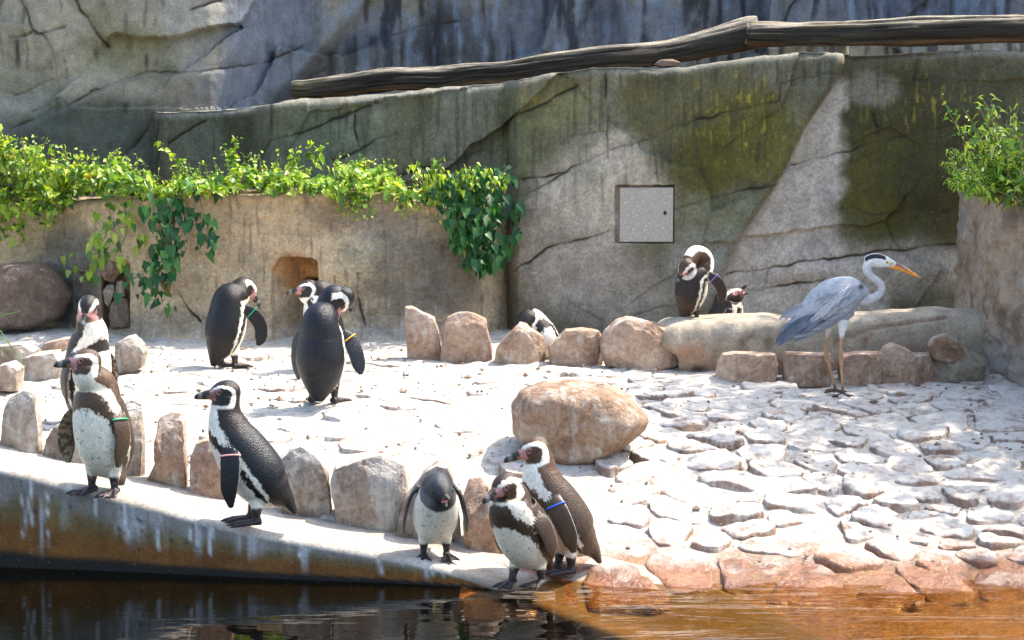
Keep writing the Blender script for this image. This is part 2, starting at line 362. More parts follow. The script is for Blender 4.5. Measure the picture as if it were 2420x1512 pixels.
def build_curb():
    prof = [(0.62, -0.10), (0.60, -0.02)] + [(d, 0.0) for d in np.linspace(0.55, 0.035, 22)] + \
           [(0.035 - 0.035 * math.sin(a), -0.03 + 0.03 * math.cos(a)) for a in np.linspace(0.2, math.pi / 2, 5)] + \
           [(0.0 - 0.012 * q, -0.03 - q) for q in np.r_[np.linspace(0.01, 0.66, 62), 0.8, 1.05]]
    prof = np.array(prof); n = len(EDGE_D)
    P = np.empty((len(prof), n, 3))
    P[..., :2] = EDGE_D[None, :, :2] + EDGE_N[None] * prof[:, 0, None, None]
    P[..., 2] = EDGE_D[None, :, 2] + prof[:, 1, None]
    nz = fbm(P * 2.2, 4, 11); nf = fbm(P * 9, 4, 12)
    top = (np.arange(len(prof)) < 24)[:, None]
    P[..., 2] += np.where(top, 0.004 * nz + 0.002 * nf, 0)
    off = 0.008 * nz + 0.003 * nf
    P[..., :2] -= EDGE_N[None] * np.where(top, 0, off)[..., None]
    P[0, :, 2] -= 0.06
    gz = ground_z(P[..., 0], P[..., 1]) + 0.006; sub = sstep(0.03, -0.03, EDGE_D[:, 2])[None] * np.ones(len(prof))[:, None]
    dd_ = prof[:, 0][:, None]
    P[..., 2] = np.where(top & (dd_ < 0.56), P[..., 2] * (1 - sub) + (P[..., 2] + (gz - P[..., 2]) * sstep(0.03, 0.5, dd_)) * sub, P[..., 2])
    Z = P[..., 2]; s = np.arange(n) * (seg[-1] / n)
    S = np.broadcast_to(s, Z.shape)
    C = np.zeros(P.shape) + np.array([0.40, 0.36, 0.30])
    g = fbm(P * [6, 6, 6], 4, 13)
    C = mixc(C, (0.52, 0.48, 0.42), sstep(-0.1, 0.5, g))
    face = (~top) & (np.arange(len(prof))[:, None] > 27)
    dpt = EDGE_D[None, :, 2] - Z
    H0 = np.maximum(EDGE_D[None, :, 2], 0.02); rel = np.clip(Z / H0, 0, 1.0)
    Q = np.stack([S * 1.0, Z * 0 + 3.1, Z * 1.0], -1)
    wob = 0.16 * fbm(Q * [3, 1, 3], 4, 21)
    fc = np.zeros(P.shape) + np.array([0.22, 0.205, 0.18])
    fc = mixc(fc, (0.15, 0.105, 0.04), sstep(0.84, 0.60, rel + wob * 1.6))
    fc = mixc(fc, (0.16, 0.066, 0.010), sstep(0.62, 0.38, rel + wob))
    fc = mixc(fc, (0.006, 0.006, 0.004), sstep(0.20, 0.12, rel + wob * 0.25))
    # long white runs of droppings
    st = fbm(np.stack([S * 17, 0 * S, Z * 1.1], -1), 3, 31) + 0.55 * fbm(np.stack([S * 55, 0 * S, Z * 1.6], -1), 2, 32)
    run = sstep(0.22, 0.62, st + 0.5 * fbm(Q * [5, 1, 5], 3, 35)) * sstep(0.22, 0.6, rel + 0.3 * fbm(np.stack([S * 20, 0 * S, 0 * S], -1), 2, 33))
    fc = mixc(fc, (0.42, 0.43, 0.44), run * 0.85)
    for k in range(26):
        a = RNG.uniform(0.3, 3.6); wd = RNG.uniform(0.003, 0.008); ln = RNG.uniform(0.2, 0.75)
        m_ = np.exp(-((S - a - 0.006 * np.sin(Z * 40 + k)) / wd) ** 2) * sstep(1 - ln - 0.05, 1 - ln + 0.05, rel)
        fc = mixc(fc, (0.6, 0.6, 0.6), m_ * 0.9)
    for k in range(90):                      # air holes in the cast face
        a = RNG.uniform(0.2, 3.4); z = RNG.uniform(0.08, 0.4); r = RNG.uniform(0.004, 0.010)
        m_ = np.exp(-(((S - a) ** 2 + (Z - z) ** 2) / r ** 2))
        fc = mixc(fc, (0.02, 0.018, 0.015), m_)
    C = np.where(face[..., None], fc, C)
    # submerged end takes the orange algae of the shallows
    C = mixc(C, (0.17, 0.105, 0.05), np.where(face, 0, sstep(0.05, -0.03, Z + 0.03 * g)))
    C = np.where((face & (EDGE_D[None, :, 2] < -0.02))[..., None], np.array([0.02, 0.014, 0.006]), C)
    o = obj('pool_edge_wall', mesh('pool_edge_wall', P.reshape(-1, 3), grid_faces(len(prof), n, True), C.reshape(-1, 3)), M['curb'])
    tag(o, 'stained grey concrete pool edge sloping down into the water beneath the front penguins', 'pool edge')
build_curb()

# ------------------------------------------------------------------ paving stones
def clip_poly(poly, p, n):
    out = []; k = len(poly)
    for i in range(k):
        a = poly[i]; b = poly[(i + 1) % k]
        da = (a - p) @ n; db = (b - p) @ n
        if da <= 0: out.append(a)
        if (da < 0 < db) or (db < 0 < da): out.append(a + (b - a) * (da / (da - db)))
    return out
def build_paving():
    rng = np.random.default_rng(21)
    cand = []
    for k in range(16000):
        x = rng.uniform(-3.2, 3.3); y = rng.uniform(8.35, 13.4)
        cand.append((x, y))
    cand = np.array(cand)
    Zg = ground_z(cand[:, 0], cand[:, 1]); D, Zc = edge_info(cand[:, 0], cand[:, 1])
    vx, vy = proj(np.c_[cand, Zg])
    ok = (D > np.where(Zc > 0.0, 0.60, 0.24)) & (vx > -120) & (vx < 2540) & (Zg > 0.0)
    cand = cand[ok]; sel = []; rad = []
    for c in cand:
        r = 0.125 + 0.17 * rng.random() ** 1.8 + max(0, c[1] - 10.4) * 0.04
        if all((c[0] - q[0]) ** 2 * 0.75 + ((c[1] - q[1]) * 1.05) ** 2 > (0.5 * (r + rq)) ** 2 for q, rq in zip(sel, rad)): sel.append(c); rad.append(r)
    sel = np.array(sel)
    vx, vy = proj(np.c_[sel, ground_z(sel[:, 0], sel[:, 1])])
    n_all = len(sel)
    used = 0
    for i in np.argsort(-vy):
        c = sel[i]
        if used >= 300: break
        if c[1] > 13.1: continue
        dn = np.linalg.norm(sel - c, axis=1); nb = np.argsort(dn)[1:14]
        poly = [c + np.array(q) for q in ((-.34, -.26), (.34, -.26), (.34, .26), (-.34, .26))]
        gap = rng.uniform(0.006, 0.026)
        for j in nb:
            d = sel[j] - c; L = np.linalg.norm(d); d = d / L
            poly = clip_poly(poly, c + d * (L / 2 - gap), d)
            if len(poly) < 3: break
        if len(poly) < 3: continue
        poly = np.array(poly); ctr = poly.mean(0)
        # resample the outline with rounded corners
        m = 26; per = np.vstack([poly, poly[:1]]); ls = np.r_[0, np.cumsum(np.linalg.norm(np.diff(per, axis=0), axis=1))]
        u = np.linspace(0, ls[-1], m, endpoint=False); rim = np.stack([np.interp(u, ls, per[:, k]) for k in (0, 1)], 1)
        rim = 0.5 * rim + 0.25 * (np.roll(rim, 1, 0) + np.roll(rim, -1, 0))
        rim = ctr + (rim - ctr) * (1 + 0.028 * rng.standard_normal(m)[:, None])
        right = sstep(-0.6, 0.9, np.array(ctr[0])) * sstep(12.6, 10.8, np.array(ctr[1]))
        hgt = (0.003 + 0.012 * right) * rng.uniform(0.3, 1.7)
        if rng.random() > 0.40 + 0.60 * right: continue
        tilt = rng.normal(0, 0.06, 2) * (0.3 + right)
        rings = [(1.05, -0.05), (1.0, 0.38), (0.965, 0.76), (0.90, 0.96), (0.78, 1.0), (0.54, 1.0), (0.26, 1.0)]
        vs = []
        zc0 = ground_at(*ctr)
        for rr, hh in rings:
            q = ctr + (rim - ctr) * rr
            P3 = np.c_[q, np.zeros(m)]
            nzz = fbm(P3 * 9 + i, 3, 9) * 0.012 * (0.3 + right) * (hh > 0.5) + fbm(P3 * 26 + i, 3, 19) * 0.012 * (hh > 0.1)
            zz = ground_z(q[:, 0], q[:, 1]) + hgt * hh + (q - ctr) @ tilt * (hh > 0.1) + nzz
            if hh < 0: zz = ground_z(q[:, 0], q[:, 1]) - 0.05
            vs.append(np.c_[q, zz])
        vs = np.vstack(vs); vs = np.vstack([vs, [ctr[0], ctr[1], zc0 + hgt * 1.1]])
        f = grid_faces(len(rings), m, False, True).tolist(); last = len(vs) - 1; b0 = (len(rings) - 1) * m
        f += [(b0 + k, b0 + (k + 1) % m, last) for k in range(m)]
        org = np.array([ctr[0], ctr[1], zc0])
        o = obj('paving_stone', mesh('paving_stone', vs - org, f), M['paving'], GROUND); o.location = org
        used += 1
    print('paving', n_all, used)
build_paving()

# ------------------------------------------------------------------ walls
def polydist(vx, vy, lines):
    D = np.full(vx.shape, 1e9)
    for ln in lines:
        for (x0, y0), (x1, y1) in zip(ln[:-1], ln[1:]):
            dx, dy = x1 - x0, y1 - y0; L = dx * dx + dy * dy + 1e-9
            t = np.clip(((vx - x0) * dx + (vy - y0) * dy) / L, 0, 1)
            D = np.minimum(D, np.hypot(vx - x0 - t * dx, vy - y0 - t * dy))
    return D
def blobs(vx, vy, base, bl, seed, warp=26):
    q = np.stack([vx / 70, vy / 70, 0 * vx], -1)
    wx = vx + warp * fbm(q, 4, seed); wy = vy + warp * fbm(q, 4, seed + 50)
    C = np.zeros(vx.shape + (3,)) + np.array(base)
    for cx, cy, rx, ry, c, s in bl:
        d = np.hypot((wx - cx) / rx, (wy - cy) / ry)
        C = mixc(C, c, s * (1 - sstep(0.55, 1.25, d)))
    return C
def sheet(name, colx, Yf, ztop, zbot, deep, lines, foldfn, colfn, mat, rows=150, r=0.06, seed=1, crack=0.016, drop=0.5, rough=1.0, parent=None):
    """A wall with a front, a rounded top and a back. colx: print x of every column; Yf, ztop, zbot per column."""
    n = len(colx); fr = np.linspace(0, 1, rows)
    arc = np.linspace(0, math.pi / 2, 7)[1:]; back = np.linspace(0.1, 1, 8)
    tot = rows + len(arc) + len(back) + 4
    X = np.empty((tot, n)); Y = np.empty((tot, n)); Z = np.empty((tot, n)); front = np.zeros((tot, n), bool)
    rowsdef = []
    for f in fr: rowsdef.append((0.0, zbot + (ztop - r - zbot) * f))
    for a in arc: rowsdef.append((r - r * math.cos(a), ztop - r + r * math.sin(a)))
    for b in back: rowsdef.append((r + (deep - r) * b, ztop + 0.0 * b))
    for q in (0.05, 0.2, 0.5, 1.0): rowsdef.append((deep + 0.02, ztop - drop * q))
    xw = (np.asarray(colx) * KV - 512) / FPX * Yf          # close enough: the columns follow the plan curve
    for k, (dy, z) in enumerate(rowsdef):
        X[k] = xw * (1 + 0 * dy); Y[k] = Yf + dy; Z[k] = z
    P = np.stack([X, Y, Z], -1)
    vx, vy = proj(P)
    vxn = np.broadcast_to(np.asarray(colx, float), vx.shape)
    q = np.stack([X, Z, Y * 0.3], -1)
    wv = 0.05 * rough * fbm(q * 1.1, 3, seed) + 0.018 * rough * fbm(q * 4, 4, seed + 1) + 0.004 * rough * fbm(q * 22, 3, seed + 2)
    isf = (np.arange(tot) < rows + len(arc) - 2)[:, None]
    wq = np.stack([vx / 30, vy / 30, 0 * vx], -1)
    D = polydist(vx + 7 * fbm(wq, 4, seed + 5), vy + 7 * fbm(wq, 4, seed + 6), lines)
    var = 0.35 + 0.9 * sstep(-0.35, 0.45, fbm(wq * 0.45, 2, seed + 8))
    gr = np.exp(-(D / 2.1) ** 2) * var
    wide = np.exp(-(D / 13) ** 2) * var
    dY = wv + crack * gr + crack * 0.55 * wide
    if foldfn: dY = dY + foldfn(vx, vy, X, Z)
    P[..., 1] += np.where(isf, dY, 0.3 * wv)
    P[..., 2] += np.where(isf, 0, 0.012 * fbm(q * 3 + 9, 3, seed + 3))
    C = colfn(vx, vy, P)
    C = mixc(C, np.array([0.045, 0.034, 0.018]), np.clip(gr * 0.95 + wide * 0.14, 0, 1) * isf)
    o = obj(name, mesh(name, P.reshape(-1, 3), grid_faces(tot, n), C.reshape(-1, 3)), mat, parent)
    return o

CLIFF_L = [[(0, 316), (66, 289), (148, 254), (219, 215), (273, 191), (332, 174), (391, 169), (480, 169), (547, 156), (609, 148)],
           [(51, -40), (51, 0), (66, 35), (82, 74), (102, 84), (117, 117), (131, 176), (141, 219), (152, 250)],
           [(86, 80), (152, 66)], [(31, 227), (78, 207), (129, 187)], [(156, -20), (203, 39), (250, 109)], [(78, 266), (110, 250), (145, 230)],
           [(453, 18), (490, 8), (520, 4), (528, -30)], [(383, 266), (332, 332), (281, 379), (240, 420)], [(20, 85), (60, 82), (82, 74)],
           [(768, 141), (846, 109), (924, 78), (1010, 55), (1080, 48)], [(1018, 184), (1012, 120), (1030, 60), (1040, -20)],
           [(700, 200), (768, 141)], [(1850, 60), (1870, 20), (1900, -10)], [(610, 148), (700, 110)]]
def facets(X, Z, seed, n, x0, x1, z0, z1, slope):
    rs = np.random.default_rng(seed); c = np.c_[rs.uniform(x0, x1, n), rs.uniform(z0, z1, n)]; g = rs.normal(0, slope, (n, 2)); o = rs.normal(0, slope * 0.12, n)
    q = np.stack([X * 2.2, Z * 2.2, 0 * X], -1); xw = X + 0.10 * fbm(q, 4, seed); zw = Z - 0.22 * X + 0.10 * fbm(q, 4, seed + 3)
    best = np.full(X.shape, 1e9); y = np.zeros(X.shape)
    for k in range(n):
        dx = xw - c[k, 0]; dz = (zw - (c[k, 1] - 0.22 * c[k, 0])); d = dx * dx * 0.55 + dz * dz * 1.6
        m_ = d < best; best = np.where(m_, d, best); y = np.where(m_, o[k] + g[k, 0] * (X - c[k, 0]) + g[k, 1] * (Z - c[k, 1]), y)
    return y
def cliff_fold(vx, vy, X, Z):
    y = facets(X, Z, 8, 24, -4.4, 4.6, 1.2, 3.2, 0.13) * (1 - sstep(220, 270, vy) * (1 - sstep(380, 460, vx)))
    xr = np.interp(vy, [-60, 0, 120, 234, 300], [530, 523, 505, 488, 470])          # ridge then the plane turns back
    y = y + 0.35 * sstep(-10, 300, vx - xr)
    lower = np.interp(vx, [0, 66, 148, 219, 273, 391, 547, 609], [316, 289, 254, 215, 191, 169, 156, 148])
    y = y - 0.05 * sstep(-6, 14, vy - lower) * (1 - sstep(480, 620, vx))
    dg = np.interp(vx, [600, 690, 760, 830, 900], [260, 190, 110, 30, -40])
    y = y + 0.16 * sstep(-20, 30, vy - dg) * sstep(600, 660, vx) * (1 - sstep(820, 1000, vx))
    y = y - 0.10 * np.exp(-((vx - 1080) / 60) ** 2) + 0.06 * np.exp(-((vx - 1020) / 14) ** 2)
    y = y + 0.04 * sstep(-4, 4, vx - np.interp(vy, [0, 84, 117, 176, 250], [51, 100, 117, 131, 152])) * (vy < 255) - 0.03 * sstep(-10, 20, vx - np.interp(vy, [0, 39, 109], [156, 203, 250])) * (1 - sstep(80, 160, vy))
    return y
def cliff_col(vx, vy, P):
    C = blobs(vx, vy, (0.26, 0.235, 0.18), [
        (150, 120, 260, 180, (0.34, 0.30, 0.215), 0.9), (60, 260, 140, 120, (0.26, 0.25, 0.20), 0.5), (250, 90, 60, 90, (0.24, 0.22, 0.12), 0.6), (340, 130, 90, 70, (0.22, 0.20, 0.11), 0.75),
        (230, 330, 260, 110, (0.085, 0.105, 0.082), 0.85), (480, 60, 110, 140, (0.32, 0.30, 0.25), 0.8), (640, 60, 120, 140, (0.17, 0.205, 0.26), 0.8), (600, 210, 140, 70, (0.10, 0.125, 0.175), 0.8),
        (860, 60, 120, 70, (0.22, 0.23, 0.25), 0.8), (880, 130, 160, 60, (0.10, 0.12, 0.15), 0.7), (1080, 110, 130, 130, (0.055, 0.062, 0.075), 0.95),
        (1300, 60, 180, 140, (0.10, 0.125, 0.17), 0.8), (1450, 60, 60, 100, (0.05, 0.065, 0.10), 0.8), (1560, 60, 100, 100, (0.15, 0.185, 0.24), 0.8), (1900, 20, 300, 90, (0.10, 0.125, 0.17), 0.8), (2250, 20, 260, 80, (0.06, 0.085, 0.15), 0.8)], 101)
    wx = vx + 10 * fbm(np.stack([vx / 30, vy / 30, 0 * vx], -1), 3, 74)
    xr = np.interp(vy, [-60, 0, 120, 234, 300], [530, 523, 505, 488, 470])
    C = mixc(C, (0.15, 0.175, 0.21), sstep(-4, 40, wx - xr) * (1 - sstep(700, 780, vx)) * 0.75)  # facet shading painted in: darker bluish tone past the ridge
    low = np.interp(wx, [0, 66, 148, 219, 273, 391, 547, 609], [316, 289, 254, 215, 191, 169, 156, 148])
    C = C * (1 - 0.28 * (sstep(-2, 6, vy - low) * (1 - sstep(460, 620, vx)))[..., None])  # shading of the facets below the main crack, painted as a darker tone
    C = mixc(C, (0.42, 0.37, 0.27), np.where((vx > 40) & (vx < 240) & (vy < low), sstep(-3, 3, wx - np.interp(vy, [0, 84, 117, 176, 250], [51, 100, 117, 131, 152])), 0) * (1 - sstep(150, 240, vx)) * 0.5)  # brighter facet beside the upright crack, its shading painted as a paler tone
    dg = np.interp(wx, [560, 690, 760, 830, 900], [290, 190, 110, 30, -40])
    C = C * (1 - 0.55 * (sstep(-30, 25, vy - dg) * sstep(560, 640, vx) * (1 - sstep(720, 800, vx)))[..., None])  # triangular shadow of the overhang painted into the colour
    s = fbm(np.stack([vx / 15 + 0.7 * fbm(np.stack([vx / 60, vy / 60, 0 * vx], -1), 3, 72), vy / 130, 0 * vx], -1), 5, 71) + 0.35 * fbm(np.stack([vx / 30, vy / 30, 0 * vx], -1), 4, 73)
    k = sstep(620, 900, vx)
    C = mixc(C, (0.016, 0.02, 0.03), np.clip(sstep(-0.05, 0.5, s), 0, 1) * k * 0.85)
    C = mixc(C, (0.20, 0.28, 0.40), sstep(0.15, 0.5, -s) * k * 0.5)
    C = mixc(C, (0.06, 0.06, 0.05), sstep(0.30, 0.6, s) * (1 - k) * 0.55)
    for x, y0, y1, wd in [(42, 92, 165, 7), (298, 245, 275, 8), (340, 130, 170, 5), (243, 5, 22, 9), (770, 120, 200, 12)]:
        C = mixc(C, (0.025, 0.022, 0.015), np.exp(-((vx - x) / wd) ** 2) * sstep(y0 - 10, y0 + 6, vy) * (1 - sstep(y1 - 25, y1 + 10, vy)) * 0.9)
    return C
def build_cliff():
    cx = np.arange(-260, 2700, 3.6)
    Yf = np.interp(cx, [-260, 0, 300, 500, 700, 1100, 1600, 2700], [14.9, 15.0, 15.05, 15.2, 15.6, 15.9, 16.1, 16.2])
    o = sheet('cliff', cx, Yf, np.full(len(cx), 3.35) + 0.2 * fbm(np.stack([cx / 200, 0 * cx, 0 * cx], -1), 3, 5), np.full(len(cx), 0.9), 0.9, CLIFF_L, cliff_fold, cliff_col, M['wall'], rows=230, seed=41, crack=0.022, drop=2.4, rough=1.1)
    tag(o, 'tall grey artificial rock face with dark streaks rising behind the logs', 'cliff')
build_cliff()

MID_TOP = [(140, 268), (370, 264), (500, 262), (560, 258), (600, 250), (640, 245), (690, 236), (760, 234), (850, 229), (920, 222), (1000, 212), (1100, 204), (1180, 196), (1250, 184), (1300, 171), (1350, 168), (1400, 158), (1500, 161), (1560, 163), (1620, 158), (1700, 145), (1800, 131), (1900, 122), (1985, 126), (2010, 131), (2100, 127), (2200, 123), (2300, 117), (2480, 122), (2700, 120)]
MID_Y = [(140, 15.1), (362, 15.05), (385, 14.75), (610, 14.6), (645, 14.3), (700, 14.3), (1100, 14.25), (1185, 14.2), (1200, 14.2), (1215, 13.95), (1400, 13.9), (1750, 13.9), (2000, 14.0), (2700, 14.0)]
MID_L = [[(1233, 426), (1290, 418), (1335, 410), (1413, 367), (1464, 348), (1538, 328), (1587, 303), (1692, 273), (1770, 254), (1841, 234), (1844, 195), (1926, 180), (1981, 172)],
         [(1229, 462), (1290, 436), (1340, 408)], [(1590, 500), (1653, 476), (1731, 457), (1789, 445), (1840, 435)],
         [(1871, 390), (1965, 367), (2043, 347), (2121, 324), (2199, 309), (2250, 301), (2330, 280)], [(2010, 385), (2060, 368), (2082, 352), (2080, 310), (2070, 270)],
         [(1720, 649), (1754, 643), (1817, 637), (1890, 622), (1911, 619), (2034, 602), (2130, 591), (2262, 575)], [(1745, 691), (1802, 685), (1884, 671), (1944, 663)], [(1818, 638), (1815, 669), (1802, 685)],
         [(768, 291), (827, 267), (897, 241)], [(838, 270), (848, 350)], [(791, 381), (847, 358), (886, 334), (937, 316)], [(925, 424), (964, 408), (1042, 385), (1144, 355)],
         [(1196, 287), (1199, 354), (1200, 420), (1206, 520), (1196, 640), (1190, 745)], [(1192, 285), (1259, 255), (1317, 224), (1368, 200)],
         [(1435, 177), (1433, 251), (1435, 306), (1439, 373)], [(1356, 322), (1435, 310)], [(1543, 330), (1555, 428)], [(1267, 424), (1269, 491), (1208, 510)],
         [(393, 339), (431, 314), (485, 284)], [(642, 238), (638, 325), (611, 400)], [(645, 332), (723, 309), (773, 289), (827, 262)], [(370, 290), (369, 415)],
         [(1220, 640), (1290, 585), (1340, 570), (1440, 548)], [(1480, 748), (1530, 735), (1600, 722)], [(1980, 500), (2010, 492), (2060, 510), (2110, 505), (2150, 492), (2240, 500)]]
DIAG = np.array([(1996, 150), (1965, 211), (1906, 297), (1879, 352), (1860, 394), (1832, 441), (1789, 504), (1747, 566), (1715, 640), (1696, 700), (1690, 760)])
HATCH = (1454, 439, 1592, 574)
def mid_fold(vx, vy, X, Z):
    xr = np.interp(vy, DIAG[:, 1], DIAG[:, 0]); sd = vx - xr
    y = 0.075 * sstep(-6, 16, sd) * (1 - 0.7 * sstep(60, 420, sd)) - 0.05 * np.exp(-((sd + 22) / 20) ** 2) + 0.02 * np.exp(-((sd - 4) / 5) ** 2)
    x0, y0, x1, y1 = HATCH
    ins = (vx > x0 - 1) & (vx < x1 + 1) & (vy > y0 - 1) & (vy < y1 + 1)
    y = np.where(ins, 0.05, y)
    y = y - 0.09 * np.exp(-((vy - 640) / 40) ** 2) * sstep(1740, 1900, vx) * 0.5
    y = y + np.where(ins, 0, facets(X, Z, 9, 22, -2.4, 3.6, 0.4, 2.2, 0.055))
    return y
def mid_col(vx, vy, P):
    MO = (0.075, 0.064, 0.004); MD = (0.042, 0.036, 0.007); PA = (0.53, 0.44, 0.335)
    C = blobs(vx, vy, (0.15, 0.13, 0.075), [
        (500, 330, 150, 110, (0.085, 0.095, 0.07), 0.8), (565, 320, 45, 90, (0.045, 0.045, 0.02), 0.85), (760, 360, 150, 110, (0.11, 0.125, 0.085), 0.9), (870, 330, 60, 120, (0.20, 0.205, 0.15), 0.5),
        (960, 300, 70, 110, (0.13, 0.12, 0.065), 0.8), (1110, 320, 100, 150, (0.17, 0.16, 0.115), 0.7), (1040, 620, 160, 160, (0.16, 0.14, 0.11), 0.8),
        (1240, 330, 90, 130, (0.13, 0.125, 0.055), 0.8), (1330, 240, 90, 70, (0.19, 0.18, 0.08), 0.8), (1420, 470, 160, 110, PA, 0.9), (1340, 600, 150, 120, (0.40, 0.335, 0.26), 0.85), (1440, 690, 180, 90, (0.32, 0.275, 0.22), 0.8),
        (1390, 380, 40, 90, (0.24, 0.225, 0.15), 0.6), (1460, 360, 70, 60, PA, 0.7), (1480, 220, 80, 90, (0.20, 0.185, 0.12), 0.8), (1560, 240, 90, 110, MO, 0.8), (1640, 260, 160, 130, (0.12, 0.11, 0.05), 0.9), (1770, 330, 130, 130, (0.115, 0.103, 0.015), 0.9), (1660, 400, 90, 90, MO, 0.85),
        (1700, 520, 110, 70, (0.17, 0.165, 0.09), 0.8), (1660, 620, 90, 90, (0.24, 0.23, 0.19), 0.8), (1880, 180, 110, 60, (0.16, 0.15, 0.10), 0.8),
        (1905, 430, 95, 170, (0.36, 0.345, 0.34), 0.0), (2150, 260, 230, 130, MD, 0.95), (2120, 440, 200, 140, MO, 0.95), (2250, 420, 160, 160, MD, 0.8), (2060, 210, 60, 45, (0.24, 0.21, 0.16), 0.8), (2330, 200, 130, 90, (0.07, 0.07, 0.035), 0.8),
        (2050, 640, 330, 70, (0.37, 0.315, 0.25), 0.95), (1850, 640, 130, 110, (0.40, 0.345, 0.29), 0.9)], 202)
    xr = np.interp(vy, DIAG[:, 1], DIAG[:, 0]); wn = 14 * fbm(np.stack([vx / 40, vy / 40, 0 * vx], -1), 4, 77)
    wid = np.interp(vy, [150, 200, 300, 400, 500, 600, 700], [10, 32, 90, 140, 190, 260, 400])
    wedge = sstep(-8, 6, vx - xr) * (1 - sstep(-18, 22, vx - xr - wid + wn * 1.8)) * sstep(165, 230, vy)
    C = mixc(C, (0.48, 0.415, 0.345), wedge * 0.95)
    # vertical weathering runs and yellow lichen
    s = fbm(np.stack([vx / 9, vy / 90, 0 * vx], -1), 3, 78)
    up = 1 - sstep(330, 560, vy)
    C = mixc(C, (0.05, 0.047, 0.02), sstep(0.05, 0.5, s) * up * 0.6 * (1 - wedge))
    ly = sstep(0.28, 0.5, fbm(np.stack([vx / 7, vy / 26, 0 * vx], -1), 3, 79)) * np.clip(np.exp(-(((vx - 1770) / 130) ** 2 + ((vy - 280) / 110) ** 2)) + 0.8 * np.exp(-(((vx - 1290) / 70) ** 2 + ((vy - 240) / 60) ** 2)) + 0.5 * np.exp(-(((vx - 2200) / 200) ** 2 + ((vy - 240) / 60) ** 2)), 0, 1)
    C = mixc(C, (0.36, 0.29, 0.025), ly * 0.9 * (1 - wedge))
    ed = vy - np.interp(vx, [p[0] for p in MID_TOP], [p[1] for p in MID_TOP])
    C = mixc(C, (0.26, 0.25, 0.21), (1 - sstep(2, 22, ed)) * 0.55)
    g = fbm(np.stack([vx / 5, vy / 5, 0 * vx], -1), 3, 83)
    return C * (1 + 0.35 * g[..., None])
def build_mid():
    cx = np.arange(362, 2700, 2.6)
    Yf = np.interp(cx, *zip(*MID_Y)); Yf = np.convolve(np.pad(Yf, 4, 'edge'), np.ones(9) / 9, 'valid')
    ty = np.interp(cx, *zip(*MID_TOP))
    ztop = np.array([V(x, y, q)[2] for x, y, q in zip(cx, ty, Yf)])
    ztop += 0.006 * fbm(np.stack([cx / 14, 0 * cx, 0 * cx], -1), 3, 6)
    o = sheet('concrete_rock_wall', cx, Yf, ztop, np.full(len(cx), 0.25), 0.55, MID_L, mid_fold, mid_col, M['wall'], rows=270, seed=51, drop=1.2, rough=0.7)
    tag(o, 'mossy cast rock wall with cracks and a square hatch below the logs', 'wall')
    x0, y0, x1, y1 = HATCH; Yh = 13.935
    p = V(x0 + 9, y1 - 3, Yh); q = V(x1 - 2, y0 + 4, Yh)
    d = 0.03; b = 0.004
    def bx(a, c):
        vs = [(x, y, z) for x in (a[0], c[0]) for y in (a[1], c[1]) for z in (a[2], c[2])]
        return vs, [(0, 1, 3, 2), (4, 6, 7, 5), (0, 4, 5, 1), (2, 3, 7, 6), (0, 2, 6, 4), (1, 5, 7, 3)]
    h = obj('hatch_door', mesh('hatch_door', *bx((p[0], Yh - d, p[2]), (q[0], Yh + 0.03, q[2])), smooth=False), M['hatch'], o)
    h.modifiers.new('bevel', 'BEVEL').width = 0.004
    h['label'] = 'square grey speckled hatch door'
    k = V(1571, 503, Yh - d)
    a = np.linspace(0, 2 * math.pi, 14, endpoint=False)
    ring = np.c_[k[0] + 0.011 * np.cos(a), np.full(14, Yh - d - 0.002), k[2] + 0.014 * np.sin(a)]
    ring2 = ring + [0, 0.02, 0]
    f = [tuple(range(14))] + [(i, (i + 1) % 14, 14 + (i + 1) % 14, 14 + i) for i in range(14)]
    obj('keyhole', mesh('keyhole', np.vstack([ring, ring2]), f, smooth=False), M['black'], h)
build_mid()

NICHE = dict(cx=694, x0=640, x1=745, top=612, bot=806)
PL_TOP = [(-260, 470), (0, 480), (200, 472), (290, 463), (420, 455), (600, 458), (760, 452), (850, 455), (930, 462), (1010, 478), (1080, 492), (1130, 500), (1200, 505)]
PL_Y = [(-260, 14.5), (0, 14.4), (120, 14.32), (200, 14.2), (235, 14.05), (300, 13.85), (360, 13.72), (480, 13.65), (700, 13.58), (850, 13.6), (1000, 13.62), (1080, 13.7), (1130, 13.85), (1170, 14.0), (1220, 14.3)]
def pl_fold(vx, vy, X, Z):
    n = NICHE; wob = 3 * fbm(np.stack([vx / 25, vy / 25, 0 * vx], -1), 3, 91)
    cx = 694; half = 52
    topc = n['top'] + np.where(vx < 700, 26 * sstep(30, 55, np.abs(vx - cx)), 6 * sstep(40, 52, np.abs(vx - cx)))
    m = sstep(half + 5, half - 5, np.abs(vx + wob - cx - 2)) * sstep(-5, 5, vy + wob - topc)
    # the opening leads in on a slant; only its far end is deep
    dp = 0.06 + 0.24 * sstep(642, 722, vx) + 0.5 * sstep(706, 722, vx) * sstep(660, 690, vy)
    y = m * dp
    y = y + 0.22 * sstep(238, 246, vx) * (1 - sstep(298, 308, vx)) * sstep(612, 640, vy) * (1 - sstep(772, 785, vy))    # hole with piled stones
    lump = np.exp(-(((vx - 860) / 70) ** 2 + ((vy - 620) / 50) ** 2)) + 0.35
    y = y - 0.09 * np.exp(-(((vx - 860) / 80) ** 2 + ((vy - 630) / 60) ** 2)) - 0.03 * lump * np.abs(fbm(np.stack([vx / 16, vy / 11, 0 * vx], -1), 4, 97)) - 0.02 * fbm(np.stack([vx / 60, vy / 22, 0 * vx], -1), 3, 98)
    y = y - 0.05 * sstep(30, 0, vy - np.interp(vx, *zip(*PL_TOP))) * (vx > 380)
    y = y - 0.10 * sstep(770, 810, vy)
    return y
